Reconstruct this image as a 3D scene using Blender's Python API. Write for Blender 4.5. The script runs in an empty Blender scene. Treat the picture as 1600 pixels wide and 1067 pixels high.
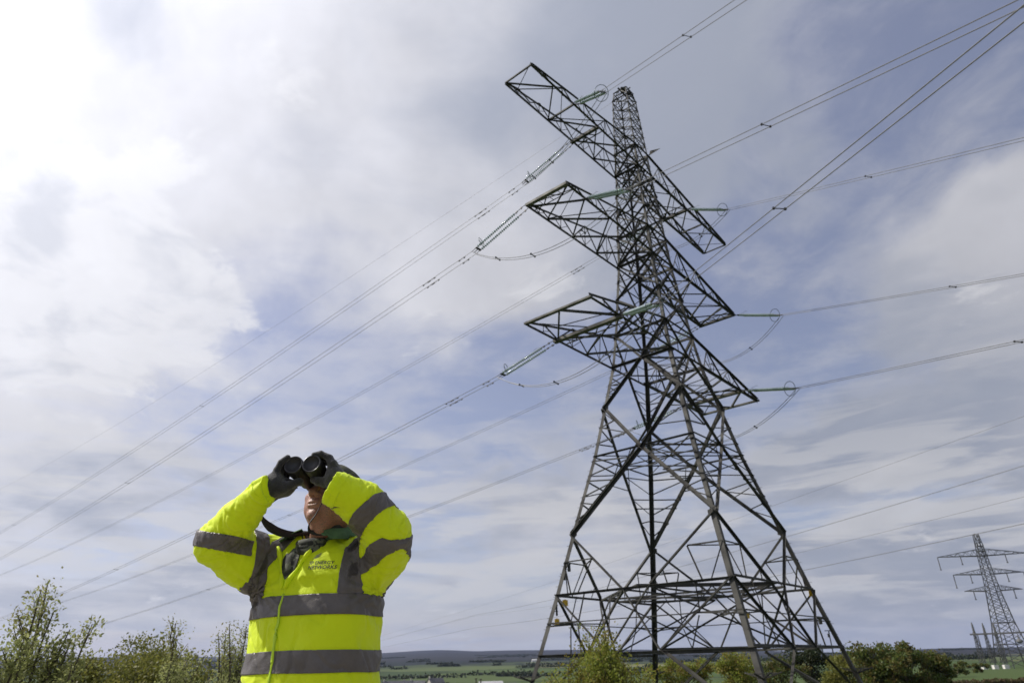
import bpy, math, random
import numpy as np
from mathutils import Vector, Matrix, noise as mnoise
from mathutils.bvhtree import BVHTree

random.seed(7)
rng = np.random.default_rng(7)
PI = math.pi
rad = math.radians
scene = bpy.context.scene
COL = scene.collection

# ------------------------------------------------------------------ camera
CZ = 1.05
cam_d = bpy.data.cameras.new("camera")
cam = bpy.data.objects.new("camera", cam_d)
COL.objects.link(cam)
cam_d.sensor_width = 36.0
cam_d.lens = 36.0 * 1056.33 / 1600.0
cam_d.clip_start = 0.05
cam_d.clip_end = 40000
_p, _r = rad(25.81), rad(-1.407)
_F = Vector((0, math.cos(_p), math.sin(_p)))
_R0 = Vector((1, 0, 0)); _U0 = _R0.cross(_F)
_R = _R0 * math.cos(_r) + _U0 * math.sin(_r)
_U = -_R0 * math.sin(_r) + _U0 * math.cos(_r)
cam.matrix_world = Matrix(((_R.x, _U.x, -_F.x, 0), (_R.y, _U.y, -_F.y, 0), (_R.z, _U.z, -_F.z, CZ), (0, 0, 0, 1)))
cam_d.dof.use_dof = True
cam_d.dof.focus_distance = 2.45
cam_d.dof.aperture_fstop = 6.3
scene.camera = cam

# ------------------------------------------------------------------ exposure
scene.view_settings.view_transform = 'Standard'
scene.view_settings.look = 'None'
scene.view_settings.gamma = 1
scene.view_settings.exposure = 0.0
scene.view_settings.use_curve_mapping = False

# ------------------------------------------------------------------ node helpers
class NT:
    def __init__(s, tree):
        s.t = tree; s.n = tree.nodes; s.l = tree.links
    def node(s, typ, **kw):
        n = s.n.new(typ)
        for k, v in kw.items():
            setattr(n, k, v)
        return n
    def put(s, sock, v):
        if isinstance(v, bpy.types.NodeSocket):
            s.l.new(v, sock)
        else:
            if sock.type == 'RGBA' and len(v) == 3:
                v = (*v, 1)
            sock.default_value = v
    def math(s, op, a, b=0.0, c=None, clamp=False):
        n = s.node('ShaderNodeMath', operation=op, use_clamp=clamp)
        s.put(n.inputs[0], a); s.put(n.inputs[1], b)
        if c is not None: s.put(n.inputs[2], c)
        return n.outputs[0]
    def vmath(s, op, a, b=(0, 0, 0)):
        n = s.node('ShaderNodeVectorMath', operation=op)
        s.put(n.inputs[0], a)
        if op == 'SCALE': s.put(n.inputs['Scale'], b)
        else: s.put(n.inputs[1], b)
        return n.outputs['Value' if op in ('DOT_PRODUCT', 'LENGTH') else 'Vector']
    def mix(s, f, a, b, blend='MIX'):
        n = s.node('ShaderNodeMix', data_type='RGBA', blend_type=blend)
        s.put(n.inputs[0], f); s.put(n.inputs[6], a); s.put(n.inputs[7], b)
        return n.outputs[2]
    def noise(s, vec, scale, detail=4, rough=0.55, dist=0.0, lac=2.0):
        n = s.node('ShaderNodeTexNoise')
        if vec is not None: s.put(n.inputs['Vector'], vec)
        s.put(n.inputs['Scale'], scale); s.put(n.inputs['Detail'], detail)
        s.put(n.inputs['Roughness'], rough); s.put(n.inputs['Distortion'], dist)
        s.put(n.inputs['Lacunarity'], lac)
        return n.outputs['Fac']
    def step(s, x, lo, hi, o0=0.0, o1=1.0):
        n = s.node('ShaderNodeMapRange', interpolation_type='SMOOTHSTEP')
        s.put(n.inputs[0], x); s.put(n.inputs[1], lo); s.put(n.inputs[2], hi)
        s.put(n.inputs[3], o0); s.put(n.inputs[4], o1)
        return n.outputs[0]

# ------------------------------------------------------------------ world: daylight sky with broken cloud
SUN_EL, SUN_AZ = 47.0, -80.0          # degrees; azimuth clockwise from +Y
SUN_DIR = Vector((math.sin(rad(SUN_AZ)) * math.cos(rad(SUN_EL)), math.cos(rad(SUN_AZ)) * math.cos(rad(SUN_EL)), math.sin(rad(SUN_EL))))
world = bpy.data.worlds.new("World")
scene.world = world
world.use_nodes = True
W = NT(world.node_tree)
W.n.clear()
tc = W.node('ShaderNodeTexCoord')
dirv = W.vmath('NORMALIZE', tc.outputs['Generated'])
sky = W.node('ShaderNodeTexSky', sky_type='NISHITA')
sky.sun_disc = False
sky.sun_elevation = rad(SUN_EL)
sky.sun_rotation = rad(SUN_AZ)
sky.altitude = 60; sky.air_density = 1.0; sky.dust_density = 1.2; sky.ozone_density = 1.6
sep = W.node('ShaderNodeSeparateXYZ'); W.l.new(dirv, sep.inputs[0])
dz = W.math('MAXIMUM', sep.outputs[2], 0.0)
den = W.math('ADD', dz, 0.20)
px = W.math('DIVIDE', sep.outputs[0], den); py = W.math('DIVIDE', sep.outputs[1], den)
cv = W.node('ShaderNodeCombineXYZ'); W.put(cv.inputs[0], px); W.put(cv.inputs[1], py); W.put(cv.inputs[2], 3.7)
plane = cv.outputs[0]
# rows: direction of a cloud bank or gap, sharpness, amount
COVER = [(-0.504, 0.568, 0.651, 12, 0.28), (-0.204, 0.709, 0.675, 19, 0.20), (0.252, 0.702, 0.666, 31, 0.26), (-0.494, 0.818, 0.294, 39, 0.14), (0.583, 0.689, 0.431, 61, 0.34), (-0.036, 0.857, 0.514, 198, 0.16), (-0.222, 0.878, 0.424, 310, 0.10), (-0.120, 0.892, 0.436, 446, 0.10), (-0.381, 0.805, 0.454, 697, 0.10), (0.085, 0.976, 0.199, 28, 0.06), (0.442, 0.885, 0.147, 19, 0.17), (-0.570, 0.694, 0.440, 71, 0.20), (-0.500, 0.737, 0.455, 369, 0.16), (-0.437, 0.894, 0.101, 1650, 0.22), (0.376, 0.848, 0.374, 310, 0.05), (0.492, 0.595, 0.636, 50, -0.34), (-0.288, 0.836, 0.466, 50, -0.30), (-0.427, 0.804, 0.413, 92, -0.16), (0.339, 0.841, 0.421, 66, -0.30), (0.018, 0.919, 0.395, 77, -0.18), (-0.542, 0.763, 0.352, 228, -0.14), (-0.142, 0.978, 0.152, 39, -0.10), (-0.170, 0.924, 0.342, 138, -0.06), (0.499, 0.831, 0.247, 228, 0.08)]
DARK = [(0.262, 0.723, 0.639, 31, 0.30), (-0.428, 0.558, 0.711, 310, 0.22), (0.180, 0.636, 0.750, 44, 0.15), (0.552, 0.765, 0.332, 50, 0.14), (0.439, 0.890, 0.125, 23, 0.22), (-0.534, 0.825, 0.183, 92, 0.18), (-0.422, 0.886, 0.193, 138, 0.14), (-0.570, 0.613, 0.547, 310, 0.20), (0.570, 0.667, 0.480, 77, -0.05), (-0.547, 0.695, 0.467, 77, -0.25), (-0.428, 0.848, 0.312, 44, -0.15), (-0.036, 0.857, 0.514, 138, -0.20), (0.599, 0.638, 0.485, 92, -0.12), (-0.486, 0.575, 0.658, 44, -0.15), (0.376, 0.848, 0.374, 138, 0.12), (-0.046, 0.714, 0.699, 446, 0.10)]
PUFF = [(-0.551, 0.684, 0.479, 50, 0.26), (-0.572, 0.709, 0.413, 92, 0.14), (-0.499, 0.733, 0.462, 310, 0.16), (-0.235, 0.871, 0.431, 310, 0.15), (-0.122, 0.887, 0.446, 446, 0.14), (-0.381, 0.806, 0.452, 551, 0.17), (-0.437, 0.894, 0.101, 697, 0.17), (-0.007, 0.848, 0.529, 310, 0.22), (0.077, 0.857, 0.510, 446, 0.18), (-0.130, 0.666, 0.735, 138, 0.10), (-0.260, 0.634, 0.728, 174, 0.12), (-0.462, 0.829, 0.315, 77, 0.12), (-0.319, 0.616, 0.720, 77, 0.08), (-0.096, 0.994, 0.060, 310, 0.18), (0.490, 0.867, 0.090, 228, 0.14), (0.588, 0.639, 0.496, 92, 0.14), (0.541, 0.720, 0.434, 174, 0.10), (0.040, 0.979, 0.201, 228, 0.10), (-0.170, 0.942, 0.290, 44, -0.04)]
def blob_sum(lst):
    acc = None
    for (dx, dy, dzz, k, a) in lst:
        d = W.vmath('DOT_PRODUCT', dirv, (dx, dy, dzz))
        e = W.math('MULTIPLY', W.math('SUBTRACT', d, 1.0), k)
        g = W.math('MULTIPLY', W.math('EXPONENT', e), a)
        acc = g if acc is None else W.math('ADD', acc, g)
    return acc
cover_bias = blob_sum(COVER)
dark_bias = blob_sum(DARK)
warp = W.node('ShaderNodeTexNoise'); W.put(warp.inputs['Vector'], plane); W.put(warp.inputs['Scale'], 1.1); W.put(warp.inputs['Detail'], 3)
wv = W.vmath('ADD', plane, W.vmath('SCALE', W.vmath('SUBTRACT', warp.outputs['Color'], (0.5, 0.5, 0.5)), 0.55))
nbig = W.noise(wv, 1.5, 8, 0.5, 0.1)
nmid = W.noise(W.vmath('ADD', wv, (5.2, 1.3, 0)), 4.6, 7, 0.52, 0.1)
nfine = W.noise(W.vmath('ADD', dirv, (2.2, 7.3, 1)), 9.0, 6, 0.55, 0.1)
den1 = W.math('ADD', W.math('MULTIPLY', nbig, 0.9), W.math('ADD', W.math('MULTIPLY', nmid, 0.32), W.math('MULTIPLY', nfine, 0.22)))
den2 = W.math('ADD', den1, cover_bias)
cover = W.step(den2, 0.66, 0.86)
thick = W.step(W.math('ADD', W.math('ADD', W.math('MULTIPLY', nbig, 0.5), W.math('MULTIPLY', nmid, 0.65)), dark_bias), 0.52, 0.92)
# low banks of cloud seen edge-on near the horizon
lowv = W.node('ShaderNodeMapping'); W.put(lowv.inputs[0], dirv); lowv.inputs['Scale'].default_value = (5.0, 5.0, 34.0)
nlow = W.noise(lowv.outputs[0], 1.0, 6, 0.55, 0.4)
lowmask = W.math('MULTIPLY', W.step(dz, 0.01, 0.035), W.step(dz, 0.42, 0.14))
lowc = W.math('MULTIPLY', W.step(nlow, 0.47, 0.60), lowmask)
sd = W.math('MAXIMUM', W.vmath('DOT_PRODUCT', dirv, tuple(SUN_DIR)), 0.0)
glow1 = W.math('MULTIPLY', W.math('EXPONENT', W.math('MULTIPLY', W.math('SUBTRACT', sd, 1.0), 2.6)), 0.56)
glow2 = W.math('MULTIPLY', W.math('EXPONENT', W.math('MULTIPLY', W.math('SUBTRACT', sd, 1.0), 9.0)), 0.66)
glow = W.math('ADD', glow1, glow2)
lit = W.math('MULTIPLY', W.math('ADD', 0.485, glow), W.math('ADD', 0.80, W.math('MULTIPLY', nfine, 0.40)))
thin_col = W.vmath('SCALE', (0.975, 0.98, 1.05), lit)
gray_col = W.vmath('SCALE', (0.60, 0.65, 0.79), W.math('ADD', 0.50, W.math('MULTIPLY', glow, 0.75)))
ccol = W.mix(thick, thin_col, gray_col)
skyc = W.vmath('SCALE', sky.outputs[0], 1.0)
blue = W.vmath('MULTIPLY', skyc, (0.125, 0.105, 0.106))
blue = W.vmath('ADD', blue, W.vmath('SCALE', (0.9, 0.9, 0.98), W.math('MULTIPLY', glow, 0.42)))
blue = W.mix(0.22, blue, W.vmath('SCALE', (0.84, 0.88, 1.10), W.math('ADD', 0.50, W.math('MULTIPLY', glow, 0.6))))
veil = W.noise(W.vmath('ADD', wv, (9.1, 4.4, 2)), 3.1, 9, 0.62, 0.15)
blue = W.mix(W.math('MULTIPLY', W.step(veil, 0.42, 0.68), 0.45), blue, thin_col)
base = W.mix(W.math('MULTIPLY', cover, 0.93), blue, ccol)
# crisp-edged cumulus heads in front of the smoother layer
puffn = W.noise(W.vmath('ADD', wv, (1.7, 8.2, 5)), 5.0, 10, 0.6, 0.08)
puffb = blob_sum(PUFF)
puff = W.step(W.math('ADD', W.math('MULTIPLY', puffn, 0.75), puffb), 0.575, 0.67)
puffc = W.vmath('SCALE', (0.97, 0.975, 1.03), W.math('ADD', W.math('ADD', 0.44, glow), W.math('MULTIPLY', puffn, 0.22)))
puffc = W.mix(W.math('MULTIPLY', W.step(nmid, 0.50, 0.68), 0.45), puffc, gray_col)
base = W.mix(W.math('MULTIPLY', puff, 0.82), base, puffc)
base = W.mix(W.math('MULTIPLY', W.math('MULTIPLY', W.step(nlow, 0.46, 0.34), lowmask), 0.40), base, W.vmath('SCALE', (0.58, 0.64, 0.78), W.math('ADD', 0.56, W.math('MULTIPLY', glow, 0.5))))
base = W.mix(W.math('MULTIPLY', lowc, 0.60), base, W.vmath('SCALE', (0.98, 0.97, 0.98), W.math('ADD', 0.62, W.math('MULTIPLY', glow, 0.45))))
hz = W.math('EXPONENT', W.math('MULTIPLY', dz, -20.0))
base = W.mix(W.math('MULTIPLY', hz, 0.85), base, W.vmath('ADD', (0.36, 0.39, 0.475), W.vmath('SCALE', (1, 1, 1), W.math('MULTIPLY', glow, 0.75))))
bg = W.node('ShaderNodeBackground'); W.put(bg.inputs[0], base); bg.inputs[1].default_value = 1.0
wo = W.node('ShaderNodeOutputWorld'); W.l.new(bg.outputs[0], wo.inputs[0])

# ------------------------------------------------------------------ sun
sl = bpy.data.lights.new("sun", 'SUN'); sl.energy = 4.6; sl.angle = rad(1.2); sl.color = (1.0, 0.95, 0.86)
sun = bpy.data.objects.new("sun", sl); COL.objects.link(sun)
sun.rotation_euler = SUN_DIR.to_track_quat('Z', 'Y').to_euler()

# ------------------------------------------------------------------ object helpers
def tag(o, label=None, cat=None, group=None, kind=None):
    if label: o['label'] = label
    if cat: o['category'] = cat
    if group: o['group'] = group
    if kind: o['kind'] = kind
    return o
def empty(name, loc=(0, 0, 0), **kw):
    o = bpy.data.objects.new(name, None); COL.objects.link(o); o.location = loc
    o.empty_display_size = 0.2
    return tag(o, **kw)
def link(name, me, mat=None, parent=None, smooth=False):
    o = bpy.data.objects.new(name, me); COL.objects.link(o)
    if mat is not None and not me.materials:
        me.materials.append(mat)
    if parent is not None:
        o.parent = parent
    if smooth and len(me.polygons):
        me.polygons.foreach_set('use_smooth', np.ones(len(me.polygons), dtype=bool))
    return o
def mesh(name, V, Fc):
    me = bpy.data.meshes.new(name)
    me.from_pydata([tuple(map(float, v)) for v in V] if not isinstance(V, np.ndarray) else V.tolist(), [], Fc if isinstance(Fc, list) else Fc.tolist())
    me.update()
    return me
def mesh_fast(name, V, Fc):
    """V (n,3) array, Fc (m,k) int array with constant k"""
    me = bpy.data.meshes.new(name)
    V = np.asarray(V, dtype=np.float32); Fc = np.asarray(Fc, dtype=np.int32)
    me.vertices.add(len(V)); me.vertices.foreach_set('co', V.ravel())
    k = Fc.shape[1]
    me.loops.add(Fc.size); me.loops.foreach_set('vertex_index', Fc.ravel())
    me.polygons.add(len(Fc)); me.polygons.foreach_set('loop_start', np.arange(0, Fc.size, k, dtype=np.int32))
    me.update(calc_edges=True); me.validate()
    return me

class MB:
    """collects simple solids, then links them as ONE mesh object"""
    def __init__(s): s.V = []; s.F = []
    def add(s, V, F):
        o = len(s.V); s.V += [tuple(v) for v in V]; s.F += [tuple(i + o for i in f) for f in F]
    def box(s, c, size, rot=None):
        h = Vector(size) / 2
        V = []
        for sx in (-1, 1):
            for sy in (-1, 1):
                for sz in (-1, 1):
                    v = Vector((sx * h.x, sy * h.y, sz * h.z))
                    if rot is not None: v = rot @ v
                    V.append(Vector(c) + v)
        s.add(V, [(0, 1, 3, 2), (4, 6, 7, 5), (0, 4, 5, 1), (2, 3, 7, 6), (0, 2, 6, 4), (1, 5, 7, 3)])
    def prism(s, p, q, sec, up=(0, 0, 1)):
        """extrude 2D section (list of (x,y)) from p to q"""
        p = Vector(p); q = Vector(q); d = (q - p).normalized()
        u = Vector(up)
        if abs(d.dot(u.normalized())) > 0.97: u = Vector((0.3, 1, 0))
        x = d.cross(u).normalized(); y = x.cross(d).normalized()
        n = len(sec)
        V = [p + x * a + y * b for a, b in sec] + [q + x * a + y * b for a, b in sec]
        F = [(i, (i + 1) % n, n + (i + 1) % n, n + i) for i in range(n)]
        F += [tuple(range(n - 1, -1, -1)), tuple(range(n, 2 * n))]
        s.add(V, F)
    def angle(s, p, q, w, t=None, up=(0, 0, 1)):
        t = t or max(w * 0.13, 0.008)
        s.prism(p, q, [(0, 0), (w, 0), (w, t), (t, t), (t, w), (0, w)], up)
    def rod(s, p, q, r, n=6, r2=None):
        r2 = r if r2 is None else r2
        p = Vector(p); q = Vector(q); d = (q - p).normalized()
        u = Vector((0, 0, 1)) if abs(d.z) < 0.95 else Vector((1, 0, 0))
        x = d.cross(u).normalized(); y = x.cross(d)
        V = [p + (x * math.cos(2 * PI * i / n) + y * math.sin(2 * PI * i / n)) * r for i in range(n)]
        V += [q + (x * math.cos(2 * PI * i / n) + y * math.sin(2 * PI * i / n)) * r2 for i in range(n)]
        F = [(i, (i + 1) % n, n + (i + 1) % n, n + i) for i in range(n)]
        F += [tuple(range(n - 1, -1, -1)), tuple(range(n, 2 * n))]
        s.add(V, F)
    def tube(s, pts, r, n=5, closed=False):
        pts = [Vector(p) for p in pts]; m = len(pts)
        rr = r if isinstance(r, (list, tuple)) else [r] * m
        V = []; ref = Vector((0, 0, 1))
        for i, p in enumerate(pts):
            a = pts[(i - 1) % m] if (closed or i > 0) else p
            b = pts[(i + 1) % m] if (closed or i < m - 1) else p
            d = (b - a).normalized()
            if abs(d.dot(ref)) > 0.98: ref = Vector((1, 0, 0)) if abs(d.x) < .9 else Vector((0, 1, 0))
            x = d.cross(ref).normalized(); y = x.cross(d)
            V += [p + (x * math.cos(2 * PI * k / n) + y * math.sin(2 * PI * k / n)) * rr[i] for k in range(n)]
        F = []
        for i in range(m if closed else m - 1):
            j = (i + 1) % m
            F += [(i * n + k, i * n + (k + 1) % n, j * n + (k + 1) % n, j * n + k) for k in range(n)]
        if not closed:
            F += [tuple(range(n - 1, -1, -1)), tuple((m - 1) * n + k for k in range(n))]
        s.add(V, F)
    def lathe(s, p, d, prof, n=12):
        """prof: list of (distance along d, radius)"""
        p = Vector(p); d = Vector(d).normalized()
        u = Vector((0, 0, 1)) if abs(d.z) < 0.95 else Vector((1, 0, 0))
        x = d.cross(u).normalized(); y = x.cross(d)
        V = []
        for (h, r) in prof:
            V += [p + d * h + (x * math.cos(2 * PI * k / n) + y * math.sin(2 * PI * k / n)) * max(r, 1e-4) for k in range(n)]
        F = []
        for i in range(len(prof) - 1):
            F += [(i * n + k, i * n + (k + 1) % n, (i + 1) * n + (k + 1) % n, (i + 1) * n + k) for k in range(n)]
        F += [tuple(range(n - 1, -1, -1)), tuple((len(prof) - 1) * n + k for k in range(n))]
        s.add(V, F)
    def build(s, name, mat=None, parent=None, smooth=False):
        me = mesh(name, s.V, s.F)
        return link(name, me, mat, parent, smooth)

# ------------------------------------------------------------------ materials
MATS = {}
def material(name, col, rough=0.6, metal=0.0, spec=0.5, noise_amt=0.0, noise_scale=6.0, col2=None, bump=0.0, bump_scale=40.0, coord='Object', sheen=0.0, trans=0.0):
    m = bpy.data.materials.new(name); m.use_nodes = True
    N = NT(m.node_tree); b = N.n['Principled BSDF']
    b.inputs['Roughness'].default_value = rough; b.inputs['Metallic'].default_value = metal
    b.inputs['Specular IOR Level'].default_value = spec
    if sheen: b.inputs['Sheen Weight'].default_value = sheen
    t = N.node('ShaderNodeTexCoord').outputs[coord]
    if noise_amt or col2:
        f = N.step(N.noise(t, noise_scale, 5, 0.6), 0.35, 0.68)
        c2 = col2 or tuple(c * (1 - noise_amt) for c in col)
        N.put(b.inputs['Base Color'], N.mix(f, (*col, 1), (*c2, 1)))
        N.put(b.inputs['Roughness'], N.math('ADD', N.math('MULTIPLY', f, 0.12), rough - 0.06))
    else:
        b.inputs['Base Color'].default_value = (*col, 1)
    if bump:
        bn = N.node('ShaderNodeBump'); bn.inputs['Strength'].default_value = bump; bn.inputs['Distance'].default_value = 0.01
        N.put(bn.inputs['Height'], N.noise(t, bump_scale, 4, 0.6)); N.l.new(bn.outputs[0], b.inputs['Normal'])
    MATS[name] = m
    return m
M_steel = material('galvanised_steel', (0.062, 0.060, 0.052), 0.65, 0.0, 0.25, col2=(0.026, 0.024, 0.021), noise_scale=0.9)
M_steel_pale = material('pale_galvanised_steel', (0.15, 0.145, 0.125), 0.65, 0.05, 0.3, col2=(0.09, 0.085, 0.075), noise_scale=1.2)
M_fit = material('dark_fittings', (0.05, 0.05, 0.05), 0.5, 0.5, noise_amt=0.3)
M_wire = material('weathered_aluminium_wire', (0.2, 0.2, 0.205), 0.6, 0.4, noise_amt=0.2)
M_ring = material('ring_aluminium', (0.10, 0.13, 0.13), 0.5, 0.5)
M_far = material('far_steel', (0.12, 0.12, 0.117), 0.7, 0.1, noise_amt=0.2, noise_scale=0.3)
M_sign = material('yellow_plate', (0.78, 0.48, 0.03), 0.5, noise_amt=0.25)
M_signw = material('white_plate', (0.72, 0.70, 0.66), 0.5, noise_amt=0.1)
M_conc = material('concrete', (0.46, 0.44, 0.40), 0.85, noise_amt=0.25, noise_scale=3)
def glass_mat():
    m = bpy.data.materials.new('toughened_green_glass'); m.use_nodes = True
    b = m.node_tree.nodes['Principled BSDF']
    b.inputs['Base Color'].default_value = (0.34, 0.44, 0.42, 1)
    b.inputs['Roughness'].default_value = 0.08; b.inputs['IOR'].default_value = 1.5
    b.inputs['Transmission Weight'].default_value = 0.35
    return m
M_glass = glass_mat()

# ================================================================== TRANSMISSION TOWER
TX, TY, TYAW = 10.723, 45.920, rad(49.259)
DU = Vector((-math.cos(TYAW), -math.sin(TYAW), 0)); DV = Vector((math.sin(TYAW), -math.cos(TYAW), 0))
def tw(u, v, z):
    """tower frame (metres along the arms, along the line, height above eye level) -> tower-local point"""
    return DU * u + DV * v + Vector((0, 0, z + CZ - GZ))
GZ = -2.75                                     # ground level under the tower
T = empty('transmission_tower', (TX, TY, GZ), label='tall dark steel lattice tower with six rectangular arms, nearest of the pylons', cat='pylon')
def twW(u, v, z): return tw(u, v, z) + Vector((TX, TY, GZ))
LV = [(-3.6, 7.93), (0.71, 6.81), (4.15, 5.92), (7.80, 5.05), (13.06, 3.74), (16.53, 3.06), (19.78, 2.42), (22.27, 2.12),
      (28.40, 1.56), (31.04, 1.43), (37.43, 1.12), (39.79, 1.04), (46.0, 0.78), (47.0, 0.64)]
G_, L0, L1, L2, L3, L4, L5, L6, L7, L8, L9, L10, L11, L12 = range(14)
CN = {'A': (1, -1), 'B': (-1, -1), 'C': (1, 1), 'D': (-1, 1)}
def cn(c, k):
    z, w = LV[k]; a, b = CN[c]
    return tw(a * w, b * w, z)
def wz(z):
    for i in range(len(LV) - 1):
        if LV[i][0] <= z <= LV[i + 1][0]:
            t = (z - LV[i][0]) / (LV[i + 1][0] - LV[i][0]); return LV[i][1] * (1 - t) + LV[i + 1][1] * t
    return LV[-1][1]
def fc(face, t, z):
    """point on a body face: t in -1..1 across the face"""
    w = wz(z)
    u, v = {'AC': (w, t * w), 'AB': (t * w, -w), 'BD': (-w, t * w), 'CD': (t * w, w)}[face]
    return tw(u, v, z)
FACES = {'AC': ('A', 'C'), 'AB': ('B', 'A'), 'BD': ('B', 'D'), 'CD': ('D', 'C')}
nbeam = {}
def beam(name, p, q, w, parent=None, mat=None, up=(0, 0, 1), t=None):
    m = MB(); m.angle(p, q, w * 1.12, t, up)
    nbeam[name] = nbeam.get(name, 0) + 1
    return m.build(name, mat or M_steel, parent or T)
light = MB()                                    # redundant bracing, too small to pick apart singly
def lb(p, q, w=0.06): light.angle(p, q, w * 1.15, 0.012)

# legs
for c, (a, b) in CN.items():
    m = MB()
    for i in range(len(LV) - 1):
        w = (0.30 if i < 3 else 0.26 if i < 6 else 0.21 if i < 9 else 0.15 if i < 11 else 0.09)
        p, q = cn(c, i), cn(c, i + 1)
        x = DU * (-a); y = DV * (-b)
        sec = [(0, 0), (w, 0), (w, .028), (.028, .028), (.028, w), (0, w)]
        V = [p + x * s + y * r for s, r in sec] + [q + x * s + y * r for s, r in sec]
        F = [(k, (k + 1) % 6, 6 + (k + 1) % 6, 6 + k) for k in range(6)] + [tuple(range(5, -1, -1)), tuple(range(6, 12))]
        m.add(V, F)
    leg = m.build('leg', M_steel, T)
    g = MB()
    for k in (L2, L4, L5, L6, L7, L8, L9, L10):
        s = 0.42 if k < L7 else 0.34
        for d1, off in ((x, y), (y, x)):
            P = cn(c, k)
            o = off * -0.012
            g.add([P + o - Vector((0, 0, s * .5)), P + o + d1 * s - Vector((0, 0, s * .25)), P + o + d1 * s + Vector((0, 0, s * .25)), P + o + Vector((0, 0, s * .6)),
                   P + o * 2 - Vector((0, 0, s * .5)), P + o * 2 + d1 * s - Vector((0, 0, s * .25)), P + o * 2 + d1 * s + Vector((0, 0, s * .25)), P + o * 2 + Vector((0, 0, s * .6))],
                  [(0, 1, 2, 3), (7, 6, 5, 4), (0, 4, 5, 1), (1, 5, 6, 2), (2, 6, 7, 3), (3, 7, 4, 0)])
    g.build('gusset_plates', M_steel, leg)['kind'] = 'stuff'
    st = MB()                                   # step bolts up the leg
    for i in range(70):
        z = 0.9 + i * 0.62; w = wz(z)
        P = tw(a * w, b * w, z); dd = x if i % 2 else y
        st.rod(P, P - dd * 0.16, 0.012, 4)
    st.build('step_bolts', M_steel, leg)['kind'] = 'stuff'
    cf = MB(); P = cn(c, G_); cf.box(P + Vector((0, 0, -0.05)), (0.9, 0.9, 0.9)); cf.build('footing', M_conc, T)

def refl(face, z0, z1, t0, t1, n, w=0.06):
    """redundant members between the leg at side t=±1 and a diagonal running (z0,t0)->(z1,t1)"""
    s = -1 if t0 < 0 and t1 <= 0.01 and t0 < t1 or t0 < -0.5 else 1
    prev = None
    for i in range(1, n + 1):
        f = i / (n + 1)
        zd = z0 + (z1 - z0) * f; td = t0 + (t1 - t0) * f
        side = -1 if td < 0 else 1
        P = fc(face, td, zd); Lg = fc(face, side, zd + (0.15 if z1 > z0 else -0.15) * abs(z1 - z0) / n)
        lb(P, Lg, w)
        if prev is not None: lb(prev, P, w * .9)
        prev = Lg

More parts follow.
